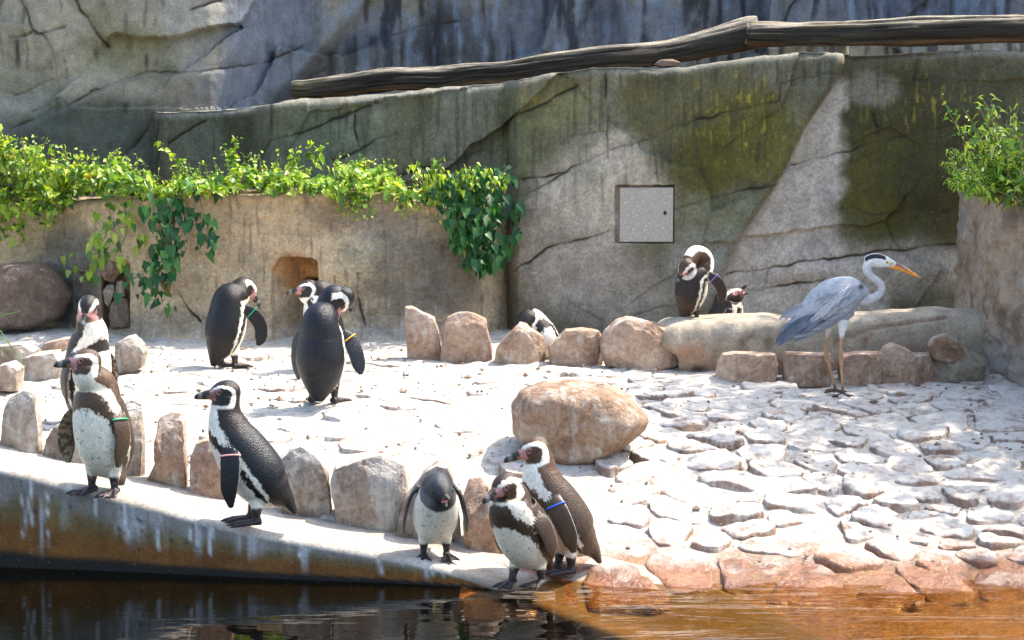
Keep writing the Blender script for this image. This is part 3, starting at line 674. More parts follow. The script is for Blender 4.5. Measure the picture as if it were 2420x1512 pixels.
def pl_col(vx, vy, P):
    C = blobs(vx, vy, (0.62, 0.46, 0.28), [
        (160, 650, 90, 140, (0.17, 0.155, 0.13), 0.8), (140, 700, 40, 80, (0.06, 0.075, 0.10), 0.7), (400, 520, 170, 90, (0.54, 0.38, 0.225), 0.8), (600, 540, 160, 90, (0.58, 0.40, 0.23), 0.7), (560, 680, 150, 100, (0.42, 0.32, 0.20), 0.6),
        (840, 500, 160, 50, (0.24, 0.17, 0.11), 0.7), (930, 530, 110, 70, (0.38, 0.31, 0.26), 0.6), (870, 630, 90, 60, (0.46, 0.38, 0.24), 0.8), (970, 640, 100, 120, (0.17, 0.145, 0.11), 0.8),
        (900, 720, 120, 70, (0.20, 0.175, 0.13), 0.7), (1060, 650, 90, 140, (0.15, 0.13, 0.10), 0.8), (700, 650, 46, 50, (0.58, 0.29, 0.10), 0.9), (680, 760, 60, 60, (0.33, 0.25, 0.17), 0.5), (400, 770, 140, 40, (0.26, 0.22, 0.17), 0.6), (900, 790, 260, 30, (0.30, 0.29, 0.28), 0.5)], 303)  # orange blob: light bouncing inside the nest opening, painted into the colour
    s = fbm(np.stack([vx / 8, vy / 60, 0 * vx], -1), 3, 93)
    C = mixc(C, (0.5, 0.47, 0.43), sstep(0.3, 0.6, s) * sstep(600, 760, vy) * 0.5)
    C = mixc(C, (0.13, 0.10, 0.07), sstep(0.25, 0.6, -s) * 0.5)
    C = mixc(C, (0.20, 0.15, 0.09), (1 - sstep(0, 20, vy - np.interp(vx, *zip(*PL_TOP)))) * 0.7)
    return C * (1 + 0.3 * fbm(np.stack([vx / 6, vy / 6, 0 * vx], -1), 3, 95)[..., None])
PL_L = [[(848, 640), (846, 680), (852, 720), (862, 765)], [(770, 700), (805, 718), (830, 735)], [(190, 650), (230, 625)], [(420, 690), (440, 720), (470, 760)], [(718, 745), (730, 790)]]
def build_planter():
    cx = np.arange(-260, 1225, 2.3)
    Yf = np.interp(cx, *zip(*PL_Y)); Yf = np.convolve(np.pad(Yf, 10, 'edge'), np.ones(21) / 21, 'valid')
    ty = np.interp(cx, *zip(*PL_TOP))
    ztop = np.array([V(x, y, q)[2] for x, y, q in zip(cx, ty, Yf)]) + 0.012 * fbm(np.stack([cx / 20, 0 * cx, 0 * cx], -1), 3, 7)
    o = sheet('planter_wall', cx, Yf, ztop, np.full(len(cx), 0.36), 0.75, PL_L, pl_fold, pl_col, M['earth'], rows=190, seed=61, r=0.03, drop=0.3, rough=1.0, crack=0.02)
    tag(o, 'sandy rendered planter wall with a nest opening under the green creepers', 'planter wall')
build_planter()

def build_right_planter():
    pl = np.array([0.19, 0]) + np.array([(2.62, 13.9), (2.58, 13.0), (2.52, 12.5), (2.58, 12.1), (2.70, 11.6), (2.86, 11.0), (3.05, 10.4), (3.3, 9.7)])
    n = 170; C2 = crom(pl, np.linspace(0, len(pl) - 1, n)); T = np.gradient(C2, axis=0); T /= np.linalg.norm(T, axis=1)[:, None]
    N = np.stack([-T[:, 1], T[:, 0]], 1)
    if N[60, 0] > 0: N = -N
    zt = np.interp(C2[:, 1], [9, 11, 11.6, 12.1, 12.5, 13.9], [1.40, 1.46, 1.49, 1.52, 1.53, 1.53]) + 0.02 * fbm(np.stack([C2[:, 1] * 7, C2[:, 1] * 0, C2[:, 1] * 0], -1), 3, 8)
    rows = 120; prof = [(0.10 * (1 - f) ** 2.2 + (0.035 * sstep(0.86, 0.97, f)), f) for f in np.linspace(0, 1, rows)]
    prof += [(0.02, 1.012), (-0.02, 1.02), (-0.10, 1.02), (-0.3, 1.01), (-0.6, 1.0), (-0.9, 0.99)]
    P = np.empty((len(prof), n, 3))
    for k, (d, f) in enumerate(prof):
        P[k, :, :2] = C2 + N * d; P[k, :, 2] = 0.2 + (zt - 0.2) * f
    q = P * [1, 1, 1]
    wv = 0.06 * fbm(q * [1.6, 1.6, 2.4], 4, 15) + 0.035 * fbm(q * [5, 5, 9], 4, 16) - 0.035 * np.abs(fbm(q * [11, 11, 13], 3, 17))
    P[..., :2] += N[None] * wv[..., None]; P[..., 2] += 0.02 * fbm(q * 6 + 7, 3, 18) * (np.arange(len(prof)) > rows - 8)[:, None]
    g = fbm(q * 5, 4, 19)
    C = np.zeros(P.shape) + np.array([0.42, 0.30, 0.20]); C = mixc(C, (0.22, 0.15, 0.095), sstep(0, 0.5, g)); C = mixc(C, (0.42, 0.37, 0.32), sstep(0.1, 0.5, -g) * 0.7)
    C = mixc(C, (0.33, 0.30, 0.26), sstep(0.75, 0.5, P[..., 2] + 0.1 * g) * 0.7)
    C = mixc(C, (0.20, 0.21, 0.17), (np.arange(len(prof)) >= rows)[:, None] * np.ones(n)[None] * 0.5)
    o = obj('planter_wall', mesh('side_planter_wall', P.reshape(-1, 3), grid_faces(len(prof), n, True), C.reshape(-1, 3)), M['earth'])
    tag(o, 'rough brown planter wall with nettles on top beside the grey heron', 'planter wall')
build_right_planter()

# ------------------------------------------------------------------ lofted shapes
def loft(C, Wd, Dp, R, n=40, m=32, e=1.0, cap=True):
    C = np.asarray(C, float); k = len(C); t = np.linspace(0, k - 1, n)
    c = crom(C, t); wd = np.maximum(crom(np.c_[Wd], t)[:, 0], 1e-4); dp = np.maximum(crom(np.c_[Dp], t)[:, 0], 1e-4)
    R = np.asarray(R, float)
    r = np.tile(R, (n, 1)) if R.ndim == 1 else crom(R, t)
    T = np.gradient(c, axis=0); T /= np.linalg.norm(T, axis=1)[:, None] + 1e-12
    r = r - T * (r * T).sum(1)[:, None]; r /= np.linalg.norm(r, axis=1)[:, None] + 1e-12
    F = np.cross(T, r)
    th = np.linspace(-math.pi, math.pi, m, endpoint=False)
    cs = np.sign(np.cos(th)) * np.abs(np.cos(th)) ** e; sn = np.sign(np.sin(th)) * np.abs(np.sin(th)) ** e
    P = c[:, None] + r[:, None] * (wd[:, None] * sn)[..., None] + F[:, None] * (dp[:, None] * cs)[..., None]
    f = grid_faces(n, m, False, True).tolist()
    v = P.reshape(-1, 3)
    if cap:
        f.append(list(range(m))[::-1]); f.append([(n - 1) * m + i for i in range(m)])
    ring = np.repeat(np.arange(n), m)
    return dict(v=v, f=f, ring=ring, c=c, r=r, F=F, T=T, w=wd, d=dp, t=t)
def tube(pts, rad, m=8, n=None, R=(1, 0.13, 0.21)):
    pts = np.asarray(pts, float); rad = np.full(len(pts), rad) if np.isscalar(rad) else np.asarray(rad)
    L = loft(pts, rad, rad, np.array(R, float), n or len(pts) * 4, m)
    return L['v'], L['f']
def joined(parts):
    vs = []; fs = []; b = 0
    for v, f in parts:
        vs.append(np.asarray(v)); fs += [[i + b for i in q] for q in f]; b += len(v)
    return np.vstack(vs), fs

# ------------------------------------------------------------------ stones
def stone(name, poly, Yd, thick, mat, label, cat, group=None, bury=0.05, seed=1, facet=1.0, e=0.22, parent=None, lean=0.0, ns=84, nl=36):
    """A stone whose outline is measured (print coordinates) at depth Yd; a rounded block with real thickness behind."""
    pts = np.array([V(x, y, Yd) for x, y in poly]); xz = pts[:, [0, 2]]; ctr = 0.5 * (xz.min(0) + xz.max(0))
    per = np.vstack([xz, xz[:1]])
    ls = np.r_[0, np.cumsum(np.linalg.norm(np.diff(per, axis=0), axis=1))]
    u = np.linspace(0, ls[-1], 400, endpoint=False); den = np.stack([np.interp(u, ls, per[:, k]) for k in (0, 1)], 1) - ctr
    ang = np.arctan2(den[:, 1], den[:, 0]); rad = np.hypot(den[:, 0], den[:, 1]); od = np.argsort(ang)
    phi = np.linspace(-math.pi, math.pi, ns, endpoint=False)
    for ca_ in np.arctan2(xz[:, 1] - ctr[1], xz[:, 0] - ctr[0]): phi[np.argmin(np.abs(phi - ca_))] = ca_
    phi = np.sort(phi)
    rr = np.interp(phi, np.r_[ang[od] - 2 * math.pi, ang[od], ang[od] + 2 * math.pi], np.tile(rad[od], 3))
    rr = rr * (1 + 0.035 * fbm(np.stack([np.cos(phi) * 3, np.sin(phi) * 3, 0 * phi + seed], -1), 3, seed))
    lam = np.linspace(-math.pi / 2, math.pi / 2, nl)
    cl = np.abs(np.cos(lam)) ** e; slm = np.sign(np.sin(lam)) * np.abs(np.sin(lam)) ** e
    Z = ctr[1] + rr[None] * np.sin(phi)[None] * cl[:, None]
    X = ctr[0] + rr[None] * np.cos(phi)[None] * cl[:, None]
    Y = Yd + thick / 2 + thick / 2 * slm[:, None] + 0 * X
    X = X + (Y - Yd) * 0.0
    P = np.stack([X, Y, Z], -1)
    size = rr.mean()
    q = P * (1.6 / size) + seed * 7.7
    # chipped planes: snap a low noise into steps
    nz = fbm(q * 0.7, 3, seed); st = np.floor(nz * 5 + 0.5) / 5 * 0.6 + nz * 0.4
    dirv = P - np.array([ctr[0], Yd + thick / 2, ctr[1]]); L = np.linalg.norm(dirv, axis=-1, keepdims=True) + 1e-9
    keep = 0.35 + 0.65 * (1 - cl)[:, None]               # leave the measured outline mostly alone
    P = P + dirv / L * (size * 0.16 * facet * st * keep)[..., None]
    rs = np.random.default_rng(seed + 500); c3 = np.array([ctr[0], Yd + thick / 2, ctr[1]]); hz = np.array([np.ptp(xz[:, 0]), thick, np.ptp(xz[:, 1])]) / 2
    for k in range(int(26 * facet)):
        nn = np.array([rs.normal(0, .38), -1.0 if rs.random() < .8 else 1.0, rs.normal(.05, .34)]); nn /= np.linalg.norm(nn)
        pr = (P - c3) @ nn; off = np.quantile(pr, rs.uniform(0.86, 0.99))
        P = P - nn * np.maximum(pr - off, 0)[..., None] * 0.95
    for ax in (0, 2):
        a0, a1 = P[..., ax].min(), P[..., ax].max(); b0, b1 = xz[:, ax // 2].min(), xz[:, ax // 2].max()
        P[..., ax] = b0 + (P[..., ax] - a0) * (b1 - b0) / (a1 - a0)
    P[..., 1] += size * 0.05 * facet * (np.floor(fbm(q * 0.9 + 3, 2, seed + 2) * 4) / 4)
    P = P + dirv / L * (size * 0.035 * fbm(q * 2.6, 4, seed + 1) + size * 0.022 * fbm(q * 8, 3, seed + 6))[..., None]
    if bury: P[..., 2] -= bury * sstep(ctr[1], xz.min(0)[1], P[..., 2])
    org = np.array([ctr[0], Yd + thick / 2, xz.min(0)[1]])
    f = grid_faces(nl, ns, False, True)
    me = mesh(name, P.reshape(-1, 3) - org, f)
    if facet > 0.3: me.set_sharp_from_angle(angle=math.radians(24))
    o = obj(name, me, mat, parent); o.location = org
    if label: tag(o, label, cat, group)
    return o
FR = 'upright slabs along the pool edge'
stone('upright_slab', [(5, 985), (15, 945), (50, 925), (80, 930), (85, 1000), (92, 1075), (40, 1078), (-6, 1062)], 9.55, 0.13, M['slab'], 'tall pale slab at the far end of the pool edge row', 'stone slab', FR, seed=3)
stone('upright_slab', [(95, 1085), (104, 1045), (125, 1010), (160, 998), (195, 1010), (205, 1105), (150, 1103)], 9.55, 0.12, M['slab'], 'low slab just behind the penguin with the bright green band', 'stone slab', FR, seed=4)
stone('upright_slab', [(270, 1100), (284, 962), (318, 954), (331, 965), (334, 1050), (335, 1140), (300, 1137)], 9.5, 0.12, M['slab'], 'narrow slab at the back of the green banded penguin', 'stone slab', FR, seed=5)
stone('upright_slab', [(362, 1100), (363, 1000), (372, 986), (395, 983), (422, 990), (430, 1010), (437, 1165), (400, 1170), (332, 1140)], 9.45, 0.14, M['slab_pink'], 'tall narrow brown slab standing free between two penguins at the edge', 'stone slab', FR, seed=6)
stone('upright_slab', [(444, 1080), (456, 1050), (488, 1042), (520, 1055), (540, 1100), (540, 1195), (490, 1190), (446, 1168)], 9.42, 0.13, M['slab_pink'], 'rounded brown slab in front of the pink banded penguin', 'stone slab', FR, seed=7)
stone('upright_slab', [(655, 1090), (685, 1062), (705, 1057), (747, 1082), (767, 1128), (782, 1238), (705, 1232), (662, 1200)], 9.35, 0.16, M['slab'], 'grey slab right at the tail of the pink banded penguin', 'stone slab', FR, seed=8)
stone('upright_slab', [(776, 1145), (786, 1114), (834, 1099), (900, 1080), (950, 1104), (963, 1145), (952, 1203), (930, 1270), (855, 1265), (790, 1238)], 9.28, 0.22, M['slab'], 'broad blocky pale stone, widest in the pool edge row', 'stone slab', FR, seed=9)
stone('upright_slab', [(925, 1275), (953, 1190), (1003, 1121), (1032, 1101), (1056, 1107), (1067, 1136), (1080, 1209), (1094, 1294), (1032, 1290)], 9.2, 0.2, M['slab'], 'pointed slab behind the small grey young penguin', 'stone slab', FR, seed=10)
stone('upright_slab', [(1091, 1191), (1106, 1146), (1135, 1140), (1168, 1148), (1190, 1200), (1200, 1316), (1120, 1302), (1095, 1268)], 9.15, 0.2, M['slab_pink'], 'dark brown slab between the young penguin and the black masked penguin', 'stone slab', FR, seed=11)
BRW = 'orange brown stones in the back row'
stone('upright_slab', [(953, 726), (974, 727), (997, 742), (1025, 755), (1035, 787), (1042, 831), (1036, 858), (965, 852), (963, 796)], 12.65, 0.16, M['slab_pink'], 'slanting pointed stone, first of the back row', 'stone slab', BRW, seed=12)
stone('upright_slab', [(1047, 782), (1056, 755), (1082, 740), (1120, 744), (1147, 758), (1151, 787), (1159, 820), (1166, 858), (1117, 864), (1040, 848)], 12.6, 0.18, M['slab_pink'], 'tall round topped orange stone, second of the back row', 'stone slab', BRW, seed=13)
stone('upright_slab', [(1166, 856), (1179, 823), (1208, 790), (1227, 765), (1246, 774), (1281, 799), (1288, 856), (1208, 864)], 12.55, 0.16, M['slab_pink'], 'triangular stone in front of the crouching penguin', 'stone slab', BRW, seed=14)
stone('upright_slab', [(1296, 820), (1325, 796), (1337, 782), (1375, 779), (1413, 785), (1419, 796), (1427, 858), (1366, 869), (1297, 858)], 12.5, 0.18, M['slab_pink'], 'low stone, fourth of the back row', 'stone slab', BRW, seed=15)
stone('upright_slab', [(1416, 817), (1431, 787), (1457, 764), (1480, 753), (1530, 764), (1580, 782), (1592, 811), (1606, 863), (1501, 871), (1437, 863)], 12.4, 0.22, M['slab_pink'], 'broad rounded orange stone with a white splash beside the long ledge', 'stone slab', BRW, seed=16)
RR = 'stones under the long ledge'
stone('edging_stone', [(1696, 890), (1714, 844), (1740, 838), (1840, 844), (1852, 880), (1828, 901), (1718, 901)], 12.0, 0.26, M['slab_pink'], 'square edging stone under the ledge, nearest the big boulder', 'stone', RR, seed=17, e=0.3)
stone('edging_stone', [(1853, 860), (1864, 840), (1973, 842), (1982, 866), (1973, 897), (1864, 897)], 11.98, 0.26, M['slab_pink'], 'edging stone just behind the legs of the heron', 'stone', RR, seed=18, e=0.3)
stone('edging_stone', [(1988, 866), (1994, 846), (2047, 838), (2090, 838), (2084, 893), (1995, 897)], 11.98, 0.26, M['slab_pink'], 'small edging stone past the heron on the side of its bill', 'stone', RR, seed=19, e=0.3)
stone('edging_stone', [(2076, 866), (2101, 826), (2123, 818), (2156, 833), (2163, 846), (2203, 844), (2232, 884), (2222, 898), (2083, 897)], 11.95, 0.28, M['slab_pink'], 'peaked brown stone under the bill of the heron', 'stone', RR, seed=20, e=0.36)
stone('edging_stone', [(2202, 822), (2214, 804), (2247, 794), (2276, 815), (2280, 844), (2244, 862), (2207, 849)], 11.95, 0.22, M['boulder'], 'ochre angular stone resting at the foot of the side planter', 'stone', RR, seed=21, bury=0, e=0.3)
stone('mortar_lump', [(2190, 850), (2230, 835), (2290, 830), (2340, 850), (2345, 905), (2250, 903), (2215, 895)], 11.97, 0.3, M['beam'], 'grey lump of mortar under the ochre stone', 'mortar', None, seed=22)
stone('boulder', [(1207, 975), (1230, 940), (1290, 920), (1380, 917), (1440, 925), (1500, 955), (1540, 1005), (1530, 1030), (1480, 1066), (1400, 1105), (1330, 1110), (1260, 1086), (1212, 1040)], 10.0, 0.5, M['boulder'], 'big rusty brown boulder with white drip marks on the paving', 'boulder', None, seed=23, bury=0.02, e=0.7, facet=0.24, ns=90, nl=40)
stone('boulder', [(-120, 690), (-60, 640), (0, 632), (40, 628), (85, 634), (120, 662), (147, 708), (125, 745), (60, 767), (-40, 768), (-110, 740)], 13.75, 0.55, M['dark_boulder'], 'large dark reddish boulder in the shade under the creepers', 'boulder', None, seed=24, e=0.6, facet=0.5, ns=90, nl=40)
LR = 'loose rocks on the ground behind the pool edge row'
stone('rock', [(268, 815), (290, 802), (305, 798), (323, 813), (336, 836), (328, 859), (288, 871), (262, 868)], 12.2, 0.24, M['slab'], 'pale brown rock beside the shoulder of the taller front facing penguin', 'rock', LR, seed=25)
stone('rock', [(35, 866), (50, 850), (77, 841), (122, 836), (142, 865), (131, 890), (60, 892), (35, 888)], 11.9, 0.26, M['slab'], 'wide flat pale rock near the photo edge behind the slabs', 'rock', LR, seed=26)
stone('rock', [(80, 836), (98, 815), (141, 803), (175, 801), (178, 820), (131, 832), (100, 842)], 12.5, 0.2, M['slab_pink'], 'long low brown rock behind the wide flat rock', 'rock', LR, seed=27)
stone('rock', [(-30, 830), (0, 820), (45, 815), (75, 833), (70, 852), (-25, 855)], 12.3, 0.24, M['slab'], 'low rock cut by the photo edge under the grass blades', 'rock', LR, seed=28)
stone('rock', [(-30, 905), (-10, 868), (15, 862), (38, 878), (34, 905)], 11.4, 0.24, M['slab'], 'small pale rock at the photo edge above the end slab', 'rock', LR, seed=128)
PS = 'stones piled in the planter hole'
stone('wedged_stone', [(234, 640), (245, 622), (270, 613), (281, 644), (265, 670), (246, 663)], 13.98, 0.16, M['slab_pink'], 'topmost reddish stone wedged in the planter hole', 'stone', PS, seed=29, bury=0)
stone('wedged_stone', [(241, 690), (250, 674), (267, 672), (268, 690), (255, 728), (246, 718)], 13.98, 0.15, M['slab'], 'small pale stone on the near side of the planter hole', 'stone', PS, seed=30, bury=0)
stone('wedged_stone', [(270, 694), (274, 665), (288, 663), (294, 702), (280, 702)], 14.0, 0.15, M['slab'], 'upright narrow stone in the planter hole', 'stone', PS, seed=31, bury=0)
stone('wedged_stone', [(254, 748), (260, 717), (277, 701), (298, 712), (306, 742), (303, 769), (256, 765)], 13.95, 0.2, M['dark_boulder'], 'lowest and largest stone in the planter hole', 'stone', PS, seed=32, bury=0.02)

def build_ledge():
    prof = [(1586, 800, 860), (1592, 768, 868), (1612, 758, 874), (1660, 755, 880), (1720, 753, 884), (1820, 747, 884), (1860, 752, 884), (2010, 750, 880), (2119, 741, 876), (2229, 731, 870), (2275, 732, 866), (2330, 735, 860)]
    Yd = 12.45
    C = []; Wd = []; Dp = []
    for x, a, b in prof:
        A = V(x, a, Yd + 0.12); B = V(x, b, Yd); C.append(((A[0] + B[0]) / 2, Yd + 0.22, (A[2] + B[2]) / 2 - 0.03)); Wd.append((A[2] - B[2]) / 2 + 0.03); Dp.append(0.22)
    Dp[0] = 0.10; Wd[0] *= 0.55
    L = loft(C, Wd, Dp, np.array([0, 0, 1.0]), 260, 64, 0.45)
    v = L['v']; n = 0.03 * fbm(v * 2.4, 4, 33) + 0.012 * fbm(v * 9, 4, 34)
    cc = L['c'][L['ring']]; d = v - cc; d /= np.linalg.norm(d, axis=1)[:, None]; v = v + d * n[:, None]
    vx, vy = proj(v)
    dd = polydist(vx, vy, [[(1690, 830), (1740, 815), (1780, 790)], [(1770, 817), (1840, 795), (1870, 782)], [(1970, 808), (2060, 775), (2150, 762), (2235, 750)], [(2030, 812), (2060, 790)]])
    v = v + d * (-0.012 * np.exp(-(dd / 3) ** 2))[:, None]
    g = fbm(v * 6, 4, 35)
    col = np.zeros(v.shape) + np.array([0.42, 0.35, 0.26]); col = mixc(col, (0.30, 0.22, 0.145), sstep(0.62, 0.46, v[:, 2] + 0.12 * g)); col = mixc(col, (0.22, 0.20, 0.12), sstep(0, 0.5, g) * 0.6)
    col = mixc(col, (0.42, 0.20, 0.10), np.exp(-(((vx - 1630) / 45) ** 2 + ((vy - 835) / 25) ** 2)) * 0.8); col = mixc(col, (0.22, 0.10, 0.05), np.exp(-(dd / 4) ** 2) * 0.7)
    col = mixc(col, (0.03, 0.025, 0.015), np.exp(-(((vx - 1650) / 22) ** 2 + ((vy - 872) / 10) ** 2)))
    o = obj('rock_ledge', mesh('rock_ledge', v, L['f'], col), M['wall'])
    tag(o, 'long low cast rock ledge running behind the heron to the side planter', 'ledge')
build_ledge()

# ------------------------------------------------------------------ logs
def log(pts, rad, label, seed, cut=1.0):
    """pts: print x, y, depth of the axis; rad: radius in metres."""
    C = np.array([V(*p) for p in pts]); n = 300; m = 72
    L = loft(C, np.array(rad) * 1.0, np.array(rad), np.array([0, 1.0, 0.05]), n, m)
    v = L['v'].reshape(n, m, 3); c = L['c'][:, None]
    d = v - c; Ln = np.linalg.norm(d, axis=2, keepdims=True); d = d / Ln
    s = np.r_[0, np.cumsum(np.linalg.norm(np.diff(L['c'], axis=0), axis=1))][:, None] * np.ones(m)[None]
    th = np.linspace(-math.pi, math.pi, m, endpoint=False)[None] * np.ones(n)[:, None]
    q = np.stack([s * 1.1, np.cos(th) * 3.2, np.sin(th) * 3.2], -1)
    grain = fbm(np.stack([s * 1.6, np.cos(th + 0.5 * fbm(q * 0.6, 2, seed)) * 9, np.sin(th + 0.5 * fbm(q * 0.6, 2, seed)) * 9], -1), 3, seed)
    kn = fbm(q * [1.6, .4, .4], 3, seed + 1)
    crackm = sstep(0.22, 0.5, np.abs(grain))
    dis = 0.020 * kn + 0.014 * grain - 0.018 * sstep(0.2, 0.45, -grain)
    v = v + d * dis[..., None]
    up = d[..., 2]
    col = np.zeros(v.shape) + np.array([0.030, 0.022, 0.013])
    col = mixc(col, (0.40, 0.34, 0.25), sstep(0.35, 0.95, up + 0.5 * grain) * 0.85)  # sunlit upper side of the log painted in as a paler tone
    col = mixc(col, (0.014, 0.010, 0.007), sstep(0.0, 0.3, -grain) * 0.9)
    col = mixc(col, (0.10, 0.085, 0.03), sstep(0.1, 0.5, kn) * 0.5)
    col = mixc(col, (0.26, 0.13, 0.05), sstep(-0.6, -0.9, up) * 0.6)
    o = obj('log', mesh('log', v.reshape(-1, 3), L['f'], col.reshape(-1, 3)), M['wood'])
    tag(o, label, 'log', 'weathered logs laid along the wall'); return o
log([(690, 212, 14.55), (702, 212, 14.55), (740, 211, 14.55), (900, 190, 14.5), (975, 186, 14.48), (1050, 184, 14.46), (1120, 174, 14.44), (1200, 169, 14.42), (1330, 150, 14.4), (1450, 134, 14.38), (1560, 125, 14.36), (1680, 100, 14.34), (1765, 80, 14.33), (1792, 76, 14.33)],
    [0.045, 0.056, 0.060, 0.078, 0.070, 0.075, 0.064, 0.066, 0.071, 0.074, 0.074, 0.090, 0.102, 0.100], 'long weathered log sloping up the wall, bark stripped', 301)
log([(1762, 80, 14.22), (1785, 82, 14.22), (1900, 82, 14.2), (2050, 78, 14.18), (2200, 72, 14.16), (2330, 68, 14.14), (2480, 66, 14.12), (2620, 64, 14.1)],
    [0.05, 0.068, 0.076, 0.083, 0.09, 0.092, 0.09, 0.085], 'thick level weathered log on top of the mossy wall', 302)
def small_parts():
    o = stone('cobble', [(1545, 153), (1560, 141), (1590, 139), (1610, 147), (1600, 158), (1560, 160)], 14.2, 0.12, M['dark_boulder'], 'smooth flat cobble wedged beneath the sloping log', 'stone', None, seed=44, bury=0, e=0.8, facet=0.2)
    for x, y0, y1, lb in [(1660, 120, 152, 'short grey post holding up the sloping log'), (1990, 95, 130, 'short post under the level log near the wall crease')]:
        a = V(x, y1, 14.36); b = V(x, y0, 14.36)
        v, f = tube([a, a * 0.7 + b * 0.3, a * 0.3 + b * 0.7, b], [0.042, 0.04, 0.04, 0.042], 16, 10)
        o = obj('log_support', mesh('log_support', v, f), M['post']); tag(o, lb, 'post', 'supports under the logs')
small_parts()

# ------------------------------------------------------------------ plants
def leaf_mesh(P, N, size, cols, shape='heart', seed=0, droop=0.3, updir=None):
    rng = np.random.default_rng(seed); n = len(P)
    N = N / (np.linalg.norm(N, axis=1)[:, None] + 1e-9)
    a = rng.standard_normal((n, 3)) if updir is None else updir + 0.35 * rng.standard_normal((n, 3))
    A = a - N * (a * N).sum(1)[:, None]; A /= np.linalg.norm(A, axis=1)[:, None] + 1e-9
    B = np.cross(N, A)
    if shape == 'heart':
        loc = np.array([(0, 0, 0), (.48, -.10, .10), (.52, .35, .13), (.28, .75, .05), (0, 1.05, -.10), (-.28, .75, .05), (-.52, .35, .13), (-.48, -.10, .10), (0, .45, -.02)])
        fc = [(0, 1, 2, 8), (8, 2, 3, 4), (8, 4, 5, 6), (0, 8, 6, 7)]
    else:
        loc = np.array([(0, 0, 0), (.24, .25, .06), (.20, .62, .04), (0, 1.15, -.14), (-.20, .62, .04), (-.24, .25, .06), (0, .45, -.02)])
        fc = [(0, 1, 2, 6), (6, 2, 3, 3), (6, 3, 4, 4), (0, 6, 4, 5)]; fc = [(0, 1, 2, 6), (6, 2, 3), (6, 3, 4), (0, 6, 4, 5)]
    k = len(loc)
    l = loc[None] * size[:, None, None] * np.stack([rng.uniform(0.5, 1.1, n), rng.uniform(0.8, 1.25, n), rng.uniform(0.3, 2.2, n)], 1)[:, None]
    v = P[:, None] + B[:, None] * l[..., 0:1] + A[:, None] * l[..., 1:2] + N[:, None] * l[..., 2:3] - np.array([0, 0, 1]) * (droop * size[:, None, None] * (loc[None, :, 1:2] ** 2))
    col = np.repeat(cols[:, None], k, 1) * (0.9 + 0.2 * rng.random((n, k, 1)))
    f = [];
    for i in range(n):
        b = i * k
        for q in fc: f.append([b + j for j in q])
    return v.reshape(-1, 3), f, col.reshape(-1, 3)
def leafcols(n, rng, bright=1.0, dark=False):
    base = np.array([(0.06, 0.16, 0.015), (0.15, 0.28, 0.020), (0.28, 0.42, 0.035), (0.42, 0.52, 0.08)]) if not dark else np.array([(0.012, 0.075, 0.018), (0.018, 0.10, 0.022), (0.03, 0.14, 0.03), (0.06, 0.2, 0.04)])
    c = base[rng.integers(0, 4, n)] * rng.uniform(0.75, 1.2, (n, 1)) * bright
    dead = rng.random(n) < 0.02; c[dead] = (0.2, 0.12, 0.03); return c
def plant(name, label, cat, leaves, stems, group=None, shape='heart', seed=0, updir=None):
    org = leaves[0].mean(0) * [1, 1, 0] + [0, 0, leaves[0][:, 2].min()]
    r = empty(name, org); tag(r, label, cat, group)
    v, f, c = leaf_mesh(*leaves, shape=shape, seed=seed, updir=updir)
    tag(obj('foliage', mesh('foliage', v - org, f, c), M['leaf'], r), kind='stuff')
    if stems:
        v, f = joined(stems); tag(obj('stems', mesh('stems', v - org, f), M['stem'], r), kind='stuff')
    return r
def sprig(base, tip, nleaf, size, rng, bend=0.05, rad=0.004, bright=1.15):
    base = np.array(base); tip = np.array(tip); mid = (base + tip) / 2 + rng.normal(0, bend, 3)
    t = np.linspace(0, 1, 8)[:, None]; pts = (1 - t) ** 2 * base + 2 * t * (1 - t) * mid + t * t * tip
    st = tube(pts, np.linspace(rad, rad * 0.4, 8), 5, 10)
    u = np.linspace(0.2, 1, nleaf)[:, None]; q = (1 - u) ** 2 * base + 2 * u * (1 - u) * mid + u * u * tip
    q = q + rng.normal(0, size * 0.35, q.shape)
    nn = np.c_[rng.normal(0, .7, nleaf), rng.normal(-.2, .7, nleaf), rng.uniform(.2, 1.2, nleaf)]
    return st, q, nn, np.full(nleaf, size) * rng.uniform(0.6, 1.15, nleaf) * np.linspace(1.1, 0.6, nleaf)
def bank(xr, Yr,  topfn, n, size, rng, lowfn, thick=0.5, bright=1.0):
    """leaves over a mound: print x range; top height as print y, hanging down to lowfn."""
    x = rng.uniform(*xr, n); Yw = np.interp(x, *zip(*PL_Y)); Yd = Yw + rng.uniform(*Yr, n)
    tp = topfn(x); lo = lowfn(x)
    u = rng.beta(1.0, 1.3, n)
    fr = (Yd - Yw - Yr[0]) / (Yr[1] - Yr[0])
    y = tp + (lo - tp) * u * (1 - 0.55 * fr)
    kp = fbm(np.stack([x / 26, y / 20, Yd * 3], -1), 3, 61) > -0.16
    x, y, Yd = x[kp], y[kp], Yd[kp]; n = len(x)
    P = np.array([V(a, b, c) for a, b, c in zip(x, y, Yd)])
    N = np.c_[rng.normal(0.1, .55, n), rng.normal(-.45, .5, n), rng.normal(0.75, .45, n)]
    return P, N, size * rng.uniform(0.5, 1.6, n), leafcols(n, rng, bright)
